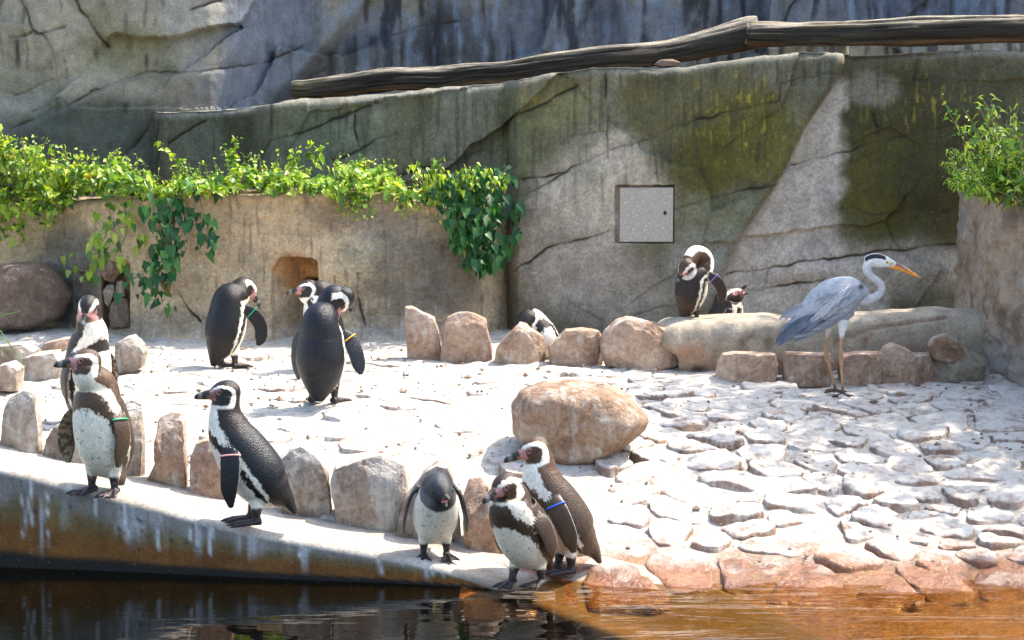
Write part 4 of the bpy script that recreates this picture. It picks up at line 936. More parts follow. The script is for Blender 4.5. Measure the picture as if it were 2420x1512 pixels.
def build_plants():
    rng = np.random.default_rng(5)
    def wob(x, s, a): return a * fbm(np.stack([x / s, 0 * x + 2.2, 0 * x], -1), 3, 12)
    def cat_sprigs(lst, bright=1.2, dark=False):
        st = [s[0] for s in lst]; P = np.vstack([s[1] for s in lst]); N = np.vstack([s[2] for s in lst]); S = np.concatenate([s[3] for s in lst])
        return st, P, N, S, leafcols(len(P), rng, bright, dark)
    def merge(a, b): return tuple(np.concatenate([p, q]) for p, q in zip(a, b))
    # left mound
    top = lambda x: np.interp(x, [-200, 0, 60, 130, 200, 260, 330, 360], [350, 350, 352, 375, 372, 385, 415, 450]) + wob(x, 40, 60)
    low = lambda x: np.interp(x, [-200, 0, 60, 100, 140, 170, 200, 240, 330, 360], [600, 590, 580, 560, 545, 500, 470, 470, 462, 460]) + wob(x, 25, 22)
    b = bank((-200, 350), (-0.32, 0.4), top, 4300, 0.040, rng, low)
    sp = []
    for k in range(80):
        x = rng.uniform(-60, 345); y = float(top(np.array([x]))[0]); Yd = rng.uniform(13.9, 14.3)
        sp.append(sprig(V(x, y + 40, Yd), V(x + rng.normal(0, 14), y - rng.uniform(0, 48), Yd), 10, 0.040, rng, 0.03))
    st, *s2 = cat_sprigs(sp)
    plant('creeper', 'thick mound of bright green creeper spilling over the planter above the dark boulder', 'creeper', merge(b, s2), st, None, seed=1)
    # middle strip on the rim
    top = lambda x: np.interp(x, [330, 380, 450, 560, 640, 720, 800, 870, 940, 1040], [452, 446, 418, 405, 412, 402, 412, 418, 438, 456]) + wob(x + 900, 36, 46)
    low = lambda x: np.interp(x, [330, 420, 600, 760, 830, 900, 960, 1040], [462, 466, 458, 464, 478, 482, 466, 480]) + wob(x, 30, 14)
    b = bank((335, 1030), (-0.14, 0.45), top, 3400, 0.038, rng, low, bright=1.15)
    sp = []
    for k in range(110):
        x = rng.uniform(370, 1020); y = float(top(np.array([x]))[0]); Yd = rng.uniform(13.6, 14.0)
        sp.append(sprig(V(x, y + 30, Yd), V(x + rng.normal(0, 16), y - rng.uniform(2, 50), Yd), 9, 0.032, rng, 0.03))
    for x0, y0, x1, y1 in [(440, 400, 368, 335), (545, 400, 560, 322), (720, 380, 735, 330), (560, 410, 530, 350), (740, 395, 765, 345), (690, 400, 700, 348), (830, 400, 850, 380)]:
        sp.append(sprig(V(x0, y0, 13.75), V(x1, y1, 13.75), 16, 0.045, rng, 0.02, 0.006))
    for k in range(26):
        x = rng.uniform(780, 1030); sp.append(sprig(V(x, 455, 13.55), V(x + rng.normal(10, 20), 455 + rng.uniform(15, 70), 13.45), 7, 0.035, rng, 0.03))
    st, *s2 = cat_sprigs(sp, 1.25)
    plant('creeper', 'sunlit creeper running along the planter rim above the nest opening', 'creeper', merge(b, s2), st, None, seed=2)
    # trailing vines on the wall face
    def trail(xs, n, size, label, seed, dark):
        lst = []
        for (pts, k) in xs:
            C = np.array([V(*p) for p in pts]); t = np.linspace(0, len(C) - 1, k); q = crom(C, t) + rng.normal(0, 0.055, (k, 3)) * [1, .4, 1]
            nn = np.c_[rng.normal(0, .5, k), rng.normal(-1, .3, k), rng.normal(.35, .4, k)]
            lst.append((tube(C, 0.0035, 5), q, nn, size * rng.uniform(0.35, 1.5, k)))
        st, *s2 = cat_sprigs(lst, 1.0, dark)
        plant('trailing_vine', label, 'vine', tuple(s2), st, 'vines hanging down the planter wall', seed=seed, updir=np.array([0, 0, -1.0]))
    trail([([(250, 470, 13.9), (262, 520, 13.75), (240, 580, 13.8), (236, 612, 13.85)], 34), ([(290, 470, 13.8), (300, 520, 13.72), (296, 560, 13.72), (270, 605, 13.75)], 34), ([(236, 612, 13.85), (200, 640, 13.9), (150, 620, 14.1)], 12)], 80, 0.045, 'thin pale vine hanging above the hole with piled stones', 3, False)
    trail([([(400, 462, 13.6), (380, 520, 13.5), (400, 600, 13.5), (370, 660, 13.5), (385, 715, 13.5)], 62), ([(430, 465, 13.6), (440, 520, 13.5), (410, 590, 13.5), (350, 640, 13.55), (305, 662, 13.6)], 46), ([(470, 465, 13.6), (485, 520, 13.5), (490, 560, 13.5), (470, 590, 13.5)], 20), ([(360, 465, 13.62), (350, 510, 13.55), (380, 560, 13.5), (420, 620, 13.5)], 34), ([(410, 470, 13.6), (400, 530, 13.48), (385, 580, 13.48)], 34)], 200, 0.050, 'dense dark leafed vine trailing down the middle of the planter wall', 4, True)
    # ivy in the corner
    n = 560; x = rng.normal(1120, 45, n).clip(1000, 1225); y = rng.uniform(390, 645, n)
    y = 395 + (y - 395) * 1.0; lim = np.interp(x, [1000, 1040, 1070, 1100, 1150, 1200, 1225], [470, 500, 560, 630, 645, 620, 560]); tp = np.interp(x, [1000, 1050, 1120, 1200, 1225], [450, 412, 395, 385, 420])
    y = tp + (lim - tp) * rng.random(n); Yd = np.interp(x, [1000, 1225], [13.55, 13.75]) + rng.uniform(-0.12, 0.12, n)
    P = np.array([V(a, b_, c) for a, b_, c in zip(x, y, Yd)]); N = np.c_[rng.normal(0, .5, n), rng.normal(-.9, .35, n), rng.normal(.55, .4, n)]
    iv = (P, N, 0.046 * rng.uniform(0.4, 1.5, n), leafcols(n, rng, 1.0, True))
    sp = []
    for k in range(22):
        x = rng.uniform(990, 1200); y = rng.uniform(400, 440)
        sp.append(sprig(V(x, y + 20, 13.55), V(x + rng.normal(0, 18), y - rng.uniform(5, 40), 13.5), 8, 0.04, rng, 0.03))
    st, *s2 = cat_sprigs(sp, 1.2)
    plant('ivy', 'dark green heart leafed ivy hanging in the corner between planter and mossy wall', 'ivy', merge(iv, s2), st, None, seed=5, updir=np.array([0, 0, -1.0]))
    # nettles on the side planter
    def bush(base, tips, nl, size, label, cat, name, shape, seed, bright, dark=False):
        sp = [sprig(V(*base) + rng.normal(0, .06, 3) * [1, 1, 0.2], V(*t), nl, size, rng, 0.05, 0.005) for t in tips]
        st, *s2 = cat_sprigs(sp, bright, dark)
        plant(name, label, cat, tuple(s2), st, 'plants on the side planter', shape, seed)
    bush((2370, 470, 11.75), [(2228, 238, 11.7), (2255, 285, 11.7), (2290, 330, 11.75), (2300, 300, 11.8)], 34, 0.058, 'long leaning nettle stem with seed tassels, farthest from the photo edge', 'nettle', 'nettle', 'lance', 6, 1.3)
    bush((2400, 470, 11.7), [(x, y, q) for x, y, q in zip(rng.uniform(2265, 2480, 30), rng.uniform(225, 430, 30), rng.uniform(11.5, 12.0, 30))], 24, 0.066, 'bushy pale nettles crowding the side planter at the photo edge', 'nettle', 'nettle', 'lance', 7, 1.15)
    bush((2330, 460, 11.75), [(x, y, 11.65) for x, y in zip(rng.uniform(2215, 2330, 26), rng.uniform(345, 440, 26))], 52, 0.026, 'feathery bright green goldenrod low on the side planter rim', 'goldenrod', 'goldenrod', 'lance', 8, 1.7)
    # grass at the left edge
    r = empty('grass_tuft', V(-60, 880, 11.3)); tag(r, 'few long thin grass blades leaning in from the photo edge', 'grass')
    for a, b_, c in [((-60, 880), (-10, 760), (47, 735)), ((-60, 880), (-20, 770), (50, 850)), ((-70, 880), (0, 800), (58, 868)), ((-60, 880), (-30, 780), (20, 850)), ((-80, 880), (-40, 760), (8, 740))]:
        q = crom(np.array([V(*a, 11.3), V(*b_, 11.3), V(*c, 11.3)]), np.linspace(0, 2, 12)); w_ = np.linspace(0.006, 0.0012, 12)
        L = loft(q, w_, w_ * 0.25, np.array([0.3, 0.6, 0.7]), 16, 6)
        obj('blade', mesh('blade', L['v'] - np.array(r.location), L['f'], np.tile([0.12, 0.26, 0.03], (len(L['v']), 1))), M['leaf'], r)
    # shade tree beyond the side planter
    base = np.array([5.6, 13.4, 0.4]); r = empty('shade_tree', base); tag(r, 'leafy tree standing past the side planter, known from its dappled shade', 'tree')
    v, f = joined([tube([(0, 0, -0.6), (0.1, 0, 1.5), (-.1, -.1, 3), (-.5, -.3, 4.2)], [0.2, 0.16, 0.12, 0.06], 12)] + [tube([(-.05, 0, 2.2), (-.6 - .3 * k, -.4 + .3 * k, 3.2 + .3 * k), (-1.2 - .2 * k, -.9 + .5 * k, 3.9 + .3 * k)], [0.08, 0.05, 0.02], 8) for k in range(3)])
    obj('trunk', mesh('trunk', v, f), M['bark'], r)
    n = 2600; cl = np.array([(-1.0, -.8, 4.0), (-.4, -.3, 4.4), (-1.6, -1.4, 4.0), (0.3, .2, 4.6), (-.9, -1.9, 4.3), (-2.0, -.7, 4.3), (-1.2, 0.1, 4.5)])
    P = cl[rng.integers(0, len(cl), n)] + rng.normal(0, .36, (n, 3)) * [1, 1, .7]
    lv, lf, lc = leaf_mesh(P, rng.standard_normal((n, 3)) + [0, 0, 1], np.full(n, .10) * rng.uniform(.6, 1.3, n), leafcols(n, rng), 'heart', 9)
    obj('crown', mesh('crown', lv, lf, lc), M['leaf'], r)
build_plants()

# ------------------------------------------------------------------ birds
def remeshed(parts, voxel, smooth=3):
    """Union of overlapping lofts as one skin; returns verts, faces and, for each vertex, its part and ring."""
    v, f = joined([(p['v'], p['f']) for p in parts])
    me = mesh('tmp', v, f); o = bpy.data.objects.new('tmp', me); COLL.objects.link(o)
    rm = o.modifiers.new('r', 'REMESH'); rm.mode = 'VOXEL'; rm.voxel_size = voxel; rm.adaptivity = 0.0
    if smooth:
        s = o.modifiers.new('s', 'SMOOTH'); s.factor = 0.5; s.iterations = smooth
    dg = bpy.context.evaluated_depsgraph_get(); ev = o.evaluated_get(dg); m2 = ev.to_mesh()
    n = len(m2.vertices); co = np.empty(n * 3); m2.vertices.foreach_get('co', co); co = co.reshape(-1, 3)
    nf = len(m2.polygons); ls = np.empty(nf, int); lt = np.empty(nf, int); m2.polygons.foreach_get('loop_start', ls); m2.polygons.foreach_get('loop_total', lt)
    lv = np.empty(len(m2.loops), int); m2.loops.foreach_get('vertex_index', lv)
    faces = [lv[a:a + b].tolist() for a, b in zip(ls, lt)]
    ev.to_mesh_clear(); bpy.data.objects.remove(o); bpy.data.meshes.remove(me)
    off = np.cumsum([0] + [len(p['v']) for p in parts])
    pid = np.concatenate([np.full(len(p['v']), i) for i, p in enumerate(parts)]); ring = np.concatenate([p['ring'] for p in parts])
    kd = kdtree.KDTree(len(v))
    for i, q in enumerate(v): kd.insert(q, i)
    kd.balance()
    idx = np.array([kd.find(q)[1] for q in co])
    return co, faces, pid[idx], ring[idx]
def local(p, ring, co):
    """spine station, angle from the front (radians), side sign for points near a loft"""
    d = co - p['c'][ring]; T = p['T'][ring]
    tt_ = (d * T).sum(1)
    dl = np.gradient(p['t']) / (np.linalg.norm(np.gradient(p['c'], axis=0), axis=1) + 1e-9)
    s = p['t'][ring]
    a = (d * p['r'][ring]).sum(1) / p['w'][ring]; b = (d * p['F'][ring]).sum(1) / p['d'][ring]
    return s, np.arctan2(a, b)

PB = np.array([  # forward, up, half width, half depth: tail tip ... neck top of a 0.6 m bird
    (-.158, .040, .020, .010), (-.125, .092, .040, .034), (-.082, .128, .076, .074), (-.043, .160, .100, .104), (.004, .217, .116, .118),
    (.058, .295, .112, .113), (.100, .366, .099, .097), (.121, .430, .080, .078), (.126, .482, .061, .062), (.127, .524, .053, .054)])
LA = [  # chest band in (angle, station) space
    (0, 6.62), (25, 6.5), (45, 6.2), (60, 5.75), (70, 5.1), (74, 4.3), (72, 3.4), (66, 2.7), (58, 2.3)]
def band_dist(a, s):
    k = 39.0; D = np.full(a.shape, 1e9); wv = np.zeros(a.shape)
    for (a0, s0), (a1, s1) in zip(LA[:-1], LA[1:]):
        dx, dy = a1 - a0, (s1 - s0) * k; L = dx * dx + dy * dy
        t = np.clip(((a - a0) * dx + (s - s0) * k * dy) / L, 0, 1)
        D = np.minimum(D, np.hypot(a - a0 - t * dx, (s - s0) * k - t * dy))
    return D
def pat_body(s, th, co, st):
    a = np.abs(np.degrees(th)); nz = fbm(co * 55, 3, st['seed']); nz2 = fbm(co * [160, 160, 90], 2, st['seed'] + 3)
    aw = a + 7 * nz + 5 * nz2; sw = s + 0.09 * nz + 0.07 * nz2
    white = np.array(st['white']); dark = np.array(st['dark']); dark2 = np.array(st['dark2'])
    C = np.zeros(co.shape) + white
    C = mixc(C, (0.62, 0.57, 0.45), sstep(4.2, 2.6, s + 0.4 * nz) * 0.55 * st.get('dirty', 0.5))
    tw = dark * (1 - sstep(5.6, 7.4, s)[:, None]) + dark2 * sstep(5.6, 7.4, s)[:, None]
    tw = tw * (1 - 0.6 * sstep(3.2, 1.5, s)[:, None]) + dark2 * 0.6 * sstep(3.2, 1.5, s)[:, None]
    tw = tw * (1 + 0.5 * nz2[:, None]); tw = mixc(tw, dark * 2.2 + 0.02, sstep(0.35, 0.6, nz2) * 0.5)
    if st.get('juv'):
        b3 = np.interp(s, [0, 1, 2, 3, 4, 5, 6, 6.6, 7, 7.6, 9], [0, 20, 70, 95, 104, 104, 96, 80, 45, 0, 0])
        C = mixc(C, dark, sstep(-7, 7, aw - b3))
    else:
        b3 = np.interp(s, [0, 1, 1.8, 2.4, 3, 4, 5, 6, 7, 8, 9], [0, 20, 55, 76, 87, 91, 91, 86, 72, 63, 58])
        bd = band_dist(aw, sw + st.get('bs', 0.0)); hw = np.interp(s, [2.2, 3, 4.5, 5.5, 6.3, 7], [5, 6.5, 7, 8, 11, 11]) * st.get('bandw', 1.0)
        C = mixc(C, tw if False else dark2 * 0.9, 0 * s)
        bm = sstep(hw + 2, hw - 2, bd)
        C = C * (1 - bm[:, None]) + (dark * 0.4 + dark2 * 0.6) * (1 + 0.4 * nz2[:, None]) * bm[:, None]
        bk = sstep(-3, 3, aw - b3); C = C * (1 - bk[:, None]) + tw * bk[:, None]
    rng = np.random.default_rng(st['seed'])
    for k in range(st.get('spots', 16)):        # belly flecks
        ss = rng.uniform(3.2, 6.1); aa = rng.uniform(-72, 72); r = rng.uniform(1.0, 2.2)
        C = mixc(C, (0.05, 0.04, 0.03), np.exp(-(((np.degrees(th) - aa) / r) ** 2 + ((s - ss) * 39 / r) ** 2)))
    return np.clip(C, 0.002, 1)
ST = [(.044, .008), (.034, .018), (.012, .025), (-.014, .023), (-.030, .010), (-.034, -.010), (-.026, -.033), (-.016, -.055), (-.010, -.075)]
def pat_head(L, co, st, sc_):
    X, Yh, Z = (L / sc_).T
    nz = fbm(co * 90, 3, st['seed'] + 9) * 0.0035; dark2 = np.array(st['dark2']); dark = np.array(st['dark'])
    nn = fbm(co * 220, 2, st['seed'] + 11)
    C = np.zeros(co.shape) + dark2 * 0.8; C = C * (1 + 0.5 * nn[:, None])
    D = np.full(X.shape, 1e9); W_ = np.zeros(X.shape)
    wid = np.array([.0035, .004, .0048, .006, .0075, .0085, .011, .015, .02]) * st.get('stripe', 1.0)
    for i in range(len(ST) - 1):
        (x0, z0), (x1, z1) = ST[i], ST[i + 1]; dx, dz = x1 - x0, z1 - z0; Ln = dx * dx + dz * dz
        t = np.clip(((X - x0) * dx + (Z - z0) * dz) / Ln, 0, 1); d = np.hypot(X - x0 - t * dx, Z - z0 - t * dz) - (wid[i] * (1 - t) + wid[i + 1] * t)
        D = np.minimum(D, d)
    if st.get('juv'):
        C = np.zeros(co.shape) + dark * 0.85; C = mixc(C, np.array([0.16, 0.16, 0.15]), sstep(-.004, -.024, Z + nz * 2) * sstep(.035, .01, X) * 0.8)
    else:
        C = mixc(C, st['white'], sstep(.0012, -.0012, D + nz) * np.where(Z > 0.012, sstep(.012, .019, np.abs(Yh)), 1.0))
        C = mixc(C, st['white'], sstep(-.036, -.042, Z + nz) * sstep(-.030, -.020, X))
        C = mixc(C, dark2 * 0.6, sstep(-.012, -.03, Z) * sstep(-.03, -.015, X) * sstep(-.044, -.040, Z) * 0.0)
        pk = np.array(st.get('pink', (0.62, 0.27, 0.25)))
        m_ = sstep(.027, .033, X + nz * 1.5) * sstep(.056, .049, X - 0.25 * np.abs(Z)) * sstep(.022, .016, np.abs(Z + .004))
        C = mixc(C, pk, m_ * st.get('pinkness', 0.9))
        er = np.hypot(X - .017, Z - .009); C = mixc(C, pk * 0.8, sstep(.0075, .0055, er) * sstep(.018, .026, np.abs(Yh)))
        m2 = sstep(.012, .02, X) * sstep(.030, .026, X) * sstep(.012, .006, np.abs(Z - .006)); C = mixc(C, pk, m2 * 0.5 * sstep(.012, .02, np.abs(Yh)))
    bl = sstep(.047, .052, X + nz)
    bc = np.zeros(co.shape) + np.array(st.get('bill', (0.028, 0.026, 0.025)))
    bc = mixc(bc, (0.30, 0.28, 0.24), sstep(.072, .080, X) * sstep(.094, .086, X) * st.get('billband', 0.6))
    bc = mixc(bc, (0.45, 0.24, 0.10), sstep(.066, .054, X) * sstep(-.002, -.010, Z) * 0.7)
    return np.clip(C * (1 - bl[:, None]) + bc * bl[:, None], 0.002, 1)
HX = [(-.056, .004, .004, 0), (-.051, .021, .022, 0), (-.036, .034, .037, .000), (-.012, .0405, .0435, .001), (.013, .0375, .040, .000), (.032, .028, .030, -.002), (.046, .0165, .0195, -.004), (.062, .0115, .0165, -.0055), (.080, .009, .0135, -.0075), (.094, .0065, .010, -.011), (.104, .003, .004, -.016)]
def unit(v): v = np.asarray(v, float); return v / np.linalg.norm(v)
def penguin(label, foot, heading, lean=0.0, scale=1.0, head=None, bill=None, crown=None, neck=None, flip=None, feet=None, style=None, band=None, open_bill=0.0, body=None, group='penguins around the pool', roll=None, z=None, voxel=0.0036, hs=1.2, fat=1.0):
    """foot: print x, y, depth of the point between the feet. heading: degrees, 0 away, 90 towards -x, 180 to the camera.
    bill/crown: directions in the world. neck/head: overrides in the bird's own (right, forward, up) metres."""
    st = dict(white=(0.88, 0.81, 0.68), dark=(0.012, 0.012, 0.015), dark2=(0.048, 0.030, 0.022), seed=int(foot[0]) % 97)
    st.update(style or {})
    loc = V(*foot); h = math.radians(heading)
    if z is not None: loc[2] = z
    ca, sa = math.cos(h), math.sin(h)
    toL = np.array([[ca, sa, 0], [-sa, ca, 0], [0, 0, 1.0]])         # world -> local
    B = PB.copy() if body is None else np.array(body, float)
    q = math.radians(lean); f0, u0 = -.02, .14
    f, u = B[:, 0] - f0, B[:, 1] - u0
    B[:, 0] = f0 + f * math.cos(q) + u * math.sin(q); B[:, 1] = u0 - f * math.sin(q) + u * math.cos(q)
    B[:, 1] = np.maximum(B[:, 1], 0.018); B[:, 2:4] *= np.where(np.arange(10) < 7, fat, 1)[:, None]
    C = np.c_[np.zeros(10), B[:, 0], B[:, 1]]
    if neck is not None:
        for k, p in neck.items(): C[k] = p
    bw = unit(bill if bill is not None else (-sa, ca, -0.05)); bl = toL @ bw
    hc = np.array(head) if head is not None else C[9] + np.array([0, 0.002, 0.024])
    up0 = toL @ unit(crown) if crown is not None else np.array([0, 0, 1.0])
    U = unit(up0 - bl * (up0 @ bl)); R = np.cross(bl, U)
    C[9] = hc - bl * 0.010 - U * 0.010
    parts = []
    body_p = loft(C, B[:, 2], B[:, 3], np.array([1.0, 0, 0]) if roll is None else toL @ unit(roll), 220, 60); parts.append(body_p)
    hx = [x for x in HX if open_bill == 0 or x[0] < .05]
    hs_ = hs
    def head_pts(lst): return np.array([hc + (bl * x + U * zz) * hs_ for x, _, _, zz in lst])
    parts.append(loft(head_pts(hx), [x[1] * hs_ for x in hx], [x[2] * hs_ for x in hx], R, 50, 36))
    if open_bill:
        for sgn, ln, th_ in ((1, .062, .010), (-1, .054, .007)):
            ang = math.radians(open_bill * (0.35 if sgn > 0 else -0.65)); d = bl * math.cos(ang) + U * math.sin(ang)
            b0 = hc + (bl * .034 + U * (-.002 + sgn * .007)) * hs_
            parts.append(loft([b0, b0 + d * ln * .4, b0 + d * ln * .8, b0 + d * ln - U * .004 * sgn], np.array([.015, .0105, .007, .003]) * hs_, np.array([th_, th_ * .85, th_ * .6, .003]) * hs_, R, 16, 16))
    nb = len(parts)
    sh = C[6]
    for side in (-1, 1):
        spec = (flip or {}).get(side)
        if spec is None:
            cdir = unit(C[4] - C[6])
            p0 = sh + np.array([side * .086, .004, .004]); L = .245
            pts = [p0 - cdir * .01, p0 + np.array([side * .022, 0, 0]) + cdir * .07, p0 + np.array([side * .032, .006, 0]) + cdir * .15, p0 + np.array([side * .030, .012, 0]) + cdir * .21, p0 + np.array([side * .026, .016, 0]) + cdir * L]
            nrm = np.array([side, 0.1, 0])
        else:
            pts = [np.array(p) for p in spec['p']]; nrm = np.array(spec['n'], float)
        T = unit(pts[-1] - pts[0]); nrm = unit(nrm - T * (nrm @ T)); wdir = np.cross(nrm, T)
        k = len(pts); t = np.linspace(0, 1, k)
        wd = np.interp(t, [0, .25, .5, .75, .93, 1], [.024, .042, .041, .035, .025, .011]); tk = np.interp(t, [0, .3, 1], [.015, .0085, .005])
        L_ = loft(pts, wd, tk, wdir, 36, 28); L_['nrm'] = nrm; parts.append(L_)
    nfl = len(parts)
    fs = feet or [(-.052, .0, 0, 0), (.052, .0, 0, 0)]
    for lx, fy, fu, yw in fs:
        hip = np.array([lx * 0.95, min(fy, .02) * 0.6 - .012, .135]); an = np.array([lx, fy - .012, .024 + fu])
        parts.append(loft([hip, hip * .6 + an * .4, an * .85 + hip * .15, an, an - [0, 0, .012]], [.034, .027, .0165, .0165, .015], [.036, .028, .017, .017, .015], np.array([1.0, 0, 0]), 18, 18))
        y_ = math.radians(yw); fw = np.array([-math.sin(y_), math.cos(y_), 0]); rt = np.array([fw[1], -fw[0], 0])
        parts.append(loft([an - fw * .022 - [0, 0, .006], an + fw * .02 - [0, 0, .010], an + fw * .06 - [0, 0, .0165], an + fw * .088 - [0, 0, .019]], [.018, .025, .037, .042], [.014, .012, .006, .004], rt, 18, 20))
        for tw_ in (-25, 0, 25):
            a_ = math.radians(tw_); d = fw * math.cos(a_) + rt * math.sin(a_); ln = .112 if tw_ == 0 else .100
            parts.append(loft([an - [0, 0, .006], an + d * ln * .45 - [0, 0, .011], an + d * ln * .85 - [0, 0, .015], an + d * (ln + .014) - [0, 0, .021]], [.013, .010, .0085, .003], [.014, .011, .0085, .003], rt, 18, 12))
    for p in parts: pass
    co, faces, pid, ring = remeshed(parts, voxel / scale, 2)
    col = np.zeros(co.shape)
    for k in range(len(parts)):
        m_ = pid == k
        if not m_.any(): continue
        c = co[m_]
        if k == 0:
            s, th = local(parts[0], ring[m_], c); cc = pat_body(s, th, c, st)
            # throat next to the head takes the head's own markings
            cc_h = pat_head(np.c_[(c - hc) @ bl, (c - hc) @ R, (c - hc) @ U], c, st, hs_); near = sstep(.074 * hs_, .066 * hs_, np.linalg.norm(c - hc, axis=1)); 
            cc = cc * (1 - near[:, None]) + cc_h * near[:, None]; col[m_] = cc
        elif k == 1: col[m_] = pat_head(np.c_[(c - hc) @ bl, (c - hc) @ R, (c - hc) @ U], c, st, hs_)
        elif k < nb:
            inner = ((c - hc) @ U) * (1 if k == 2 else -1)
            col[m_] = np.where(((((c - parts[k]['c'][ring[m_]]) @ U) * (-1 if k == 2 else 1)) > .001)[:, None] & (ring[m_] < 6)[:, None], np.array([0.60, 0.22, 0.20]), np.array([0.030, 0.028, 0.027]))
        elif k < nfl:
            p = parts[k]; d = c - p['c'][ring[m_]]; out = d @ p['nrm']; e = (d * p['r'][ring[m_]]).sum(1) / p['w'][ring[m_]]
            nz = fbm(c * 70, 3, st['seed'] + 31)
            cc = np.zeros(c.shape) + np.array(st['dark']) * 1.1 + np.array(st['dark2']) * st.get('flipbrown', 0.15)
            cc = mixc(cc, (0.30, 0.22, 0.13), sstep(.0, -.003, out) * sstep(-.1, .3, nz + .1) * st.get('inner', 0.9))
            sgn = 1 if k == nb else -1
            cc = mixc(cc, (0.6, 0.56, 0.5), sstep(.88, .97, e * sgn * st.get('trail', 1)) * 0.8)
            col[m_] = cc
        else:
            nz = fbm(c * 60, 3, st['seed'] + 41)
            cc = np.zeros(c.shape) + np.array([0.022, 0.019, 0.02]); cc = mixc(cc, (0.20, 0.11, 0.11), sstep(.1, .5, nz) * st.get('footpink', 0.35))
            leg = sstep(.07, .085, c[:, 2] + .008 * nz); cc = mixc(cc, st['white'], leg * st.get('legwhite', 1.0))
            col[m_] = cc
    r = empty('penguin', loc, h); r.scale = (scale,) * 3; tag(r, label, 'penguin', group)
    obj('body', mesh('body', co, faces, col), M['plumage'], r)
    er = .0052 * hs_
    bm_v, bm_f = ball(er)
    for sd in (-1, 1):
        p = hc + (bl * .017 + R * sd * .0352 + U * .009) * hs_
        e = obj('eye', mesh('eye', bm_v + p, bm_f), M['eye'], r)
    if band:
        side, cname = band; p = parts[nb + (0 if side < 0 else 1)]
        i = 7; a = np.linspace(0, 2 * math.pi, 40, endpoint=False); w_, d_ = p['w'][i] + .002, p['d'][i] + .004
        c0 = p['c'][i]; rr_, ff, tt2 = p['r'][i], p['F'][i], p['T'][i]
        V0 = []
        for du, ext in ((-.0036, 0), (.0036, 0), (.0036, .002), (-.0036, .002)):
            V0.append(c0 + tt2 * du + rr_ * (np.cos(a) * (w_ + ext))[:, None] + ff * (np.sin(a) * (d_ + ext))[:, None])
        V0 = np.array(V0); fq = []
        for k in range(4):
            for i_ in range(40): fq.append([k * 40 + i_, k * 40 + (i_ + 1) % 40, ((k + 1) % 4) * 40 + (i_ + 1) % 40, ((k + 1) % 4) * 40 + i_])
        b = obj('flipper_band', mesh('flipper_band', V0.reshape(-1, 3), fq), M['band_' + cname], r); b['label'] = cname + ' plastic flipper band'
    return r
def ball(r, n=10, m=14):
    a = np.linspace(-math.pi / 2, math.pi / 2, n); b = np.linspace(0, 2 * math.pi, m, endpoint=False)
    v = np.stack([np.cos(a)[:, None] * np.cos(b)[None], np.cos(a)[:, None] * np.sin(b)[None], np.sin(a)[:, None] * np.ones(m)[None]], -1).reshape(-1, 3) * r
    return v, grid_faces(n, m, False, True)

BROWN = dict(dark=(0.055, 0.034, 0.020), dark2=(0.095, 0.050, 0.024), flipbrown=0.15)
BLACK = dict(dark=(0.003, 0.0045, 0.008), dark2=(0.016, 0.009, 0.006))
# 1 pink band, side view
penguin('sleek black penguin with a pink flipper band, side on at the pool edge', (608, 1237, 9.02), 92, 0, 1.0, style=dict(BLACK, bandw=1.0, stripe=0.9, pinkness=0.5, seed=3), band=(-1, 'pink'), bill=(-1, -.12, -.02),
        feet=[(-.05, .012, 0, 0), (.05, .045, 0, 0)], flip={-1: dict(p=[(-.085, .100, .345), (-.118, .097, .29), (-.132, .098, .225), (-.132, .102, .16), (-.125, .096, .09)], n=(-1, 0.1, 0))})
# 2 tall, blue band
penguin('tall brown penguin with a blue flipper band standing behind the masked one', (1335, 1352, 9.0), 104, -2, 0.97, style=dict(BROWN, stripe=1.3, bandw=1.15, seed=11, bs=0.2), band=(-1, 'blue'), bill=(-.95, -.2, -.22),
        feet=[(-.05, .0, 0, -10), (.05, .03, 0, 0)], head=(0, .142, .535), hs=1.28, flip={-1: dict(p=[(-.085, .085, .355), (-.118, .068, .30), (-.132, .04, .235), (-.132, .015, .17), (-.122, -.005, .11)], n=(-1, 0.15, 0))})
# 3 front left, green band
penguin('brown breasted penguin with a bright green band on the concrete edge, bill raised sideways', (244, 1166, 9.12), 154, -18, 1.0, style=dict(BROWN, stripe=1.3, bandw=1.4, spots=34, seed=17, bs=0.3, footpink=0.8, dirty=1.0, white=(0.84, 0.78, 0.62)), band=(-1, 'green'), bill=(-.96, -.28, .03),
        flip={1: dict(p=[(.082, .02, .36), (.130, .02, .315), (.168, .015, .25), (.175, .01, .18), (.165, .015, .12)], n=(.55, -.8, 0)), -1: dict(p=[(-.086, .02, .37), (-.122, .035, .31), (-.130, .035, .24), (-.122, .042, .18), (-.112, .048, .125)], n=(-.97, .25, 0))},
        feet=[(-.06, .015, 0, 12), (.06, .01, 0, -12)], head=(.012, .092, .565), neck={8: (.008, .082, .508)}, hs=1.22, fat=1.05)
# 4 rear left, facing the camera
penguin('white bellied penguin looking down at the camera behind the green banded one', (214, 1010, 10.55), 230, -24, 1.0, style=dict(dark=(0.014, 0.011, 0.010), dark2=(0.024, 0.015, 0.010), stripe=1.3, bandw=1.3, spots=12, seed=23), bill=(-.12, -.72, -.62), crown=(0, -.5, .8),
        flip={-1: dict(p=[(-.088, 0, .37), (-.118, .0, .31), (-.128, .0, .24), (-.122, .0, .17), (-.112, 0, .12)], n=(-.9, -.45, 0)), 1: dict(p=[(.088, 0, .37), (.12, -.02, .31), (.135, -.03, .24), (.13, -.03, .18), (.12, -.02, .13)], n=(.9, -.3, 0))}, head=(.03, .035, .585), neck={8: (.02, .03, .525), 7: (.01, .03, .465)})
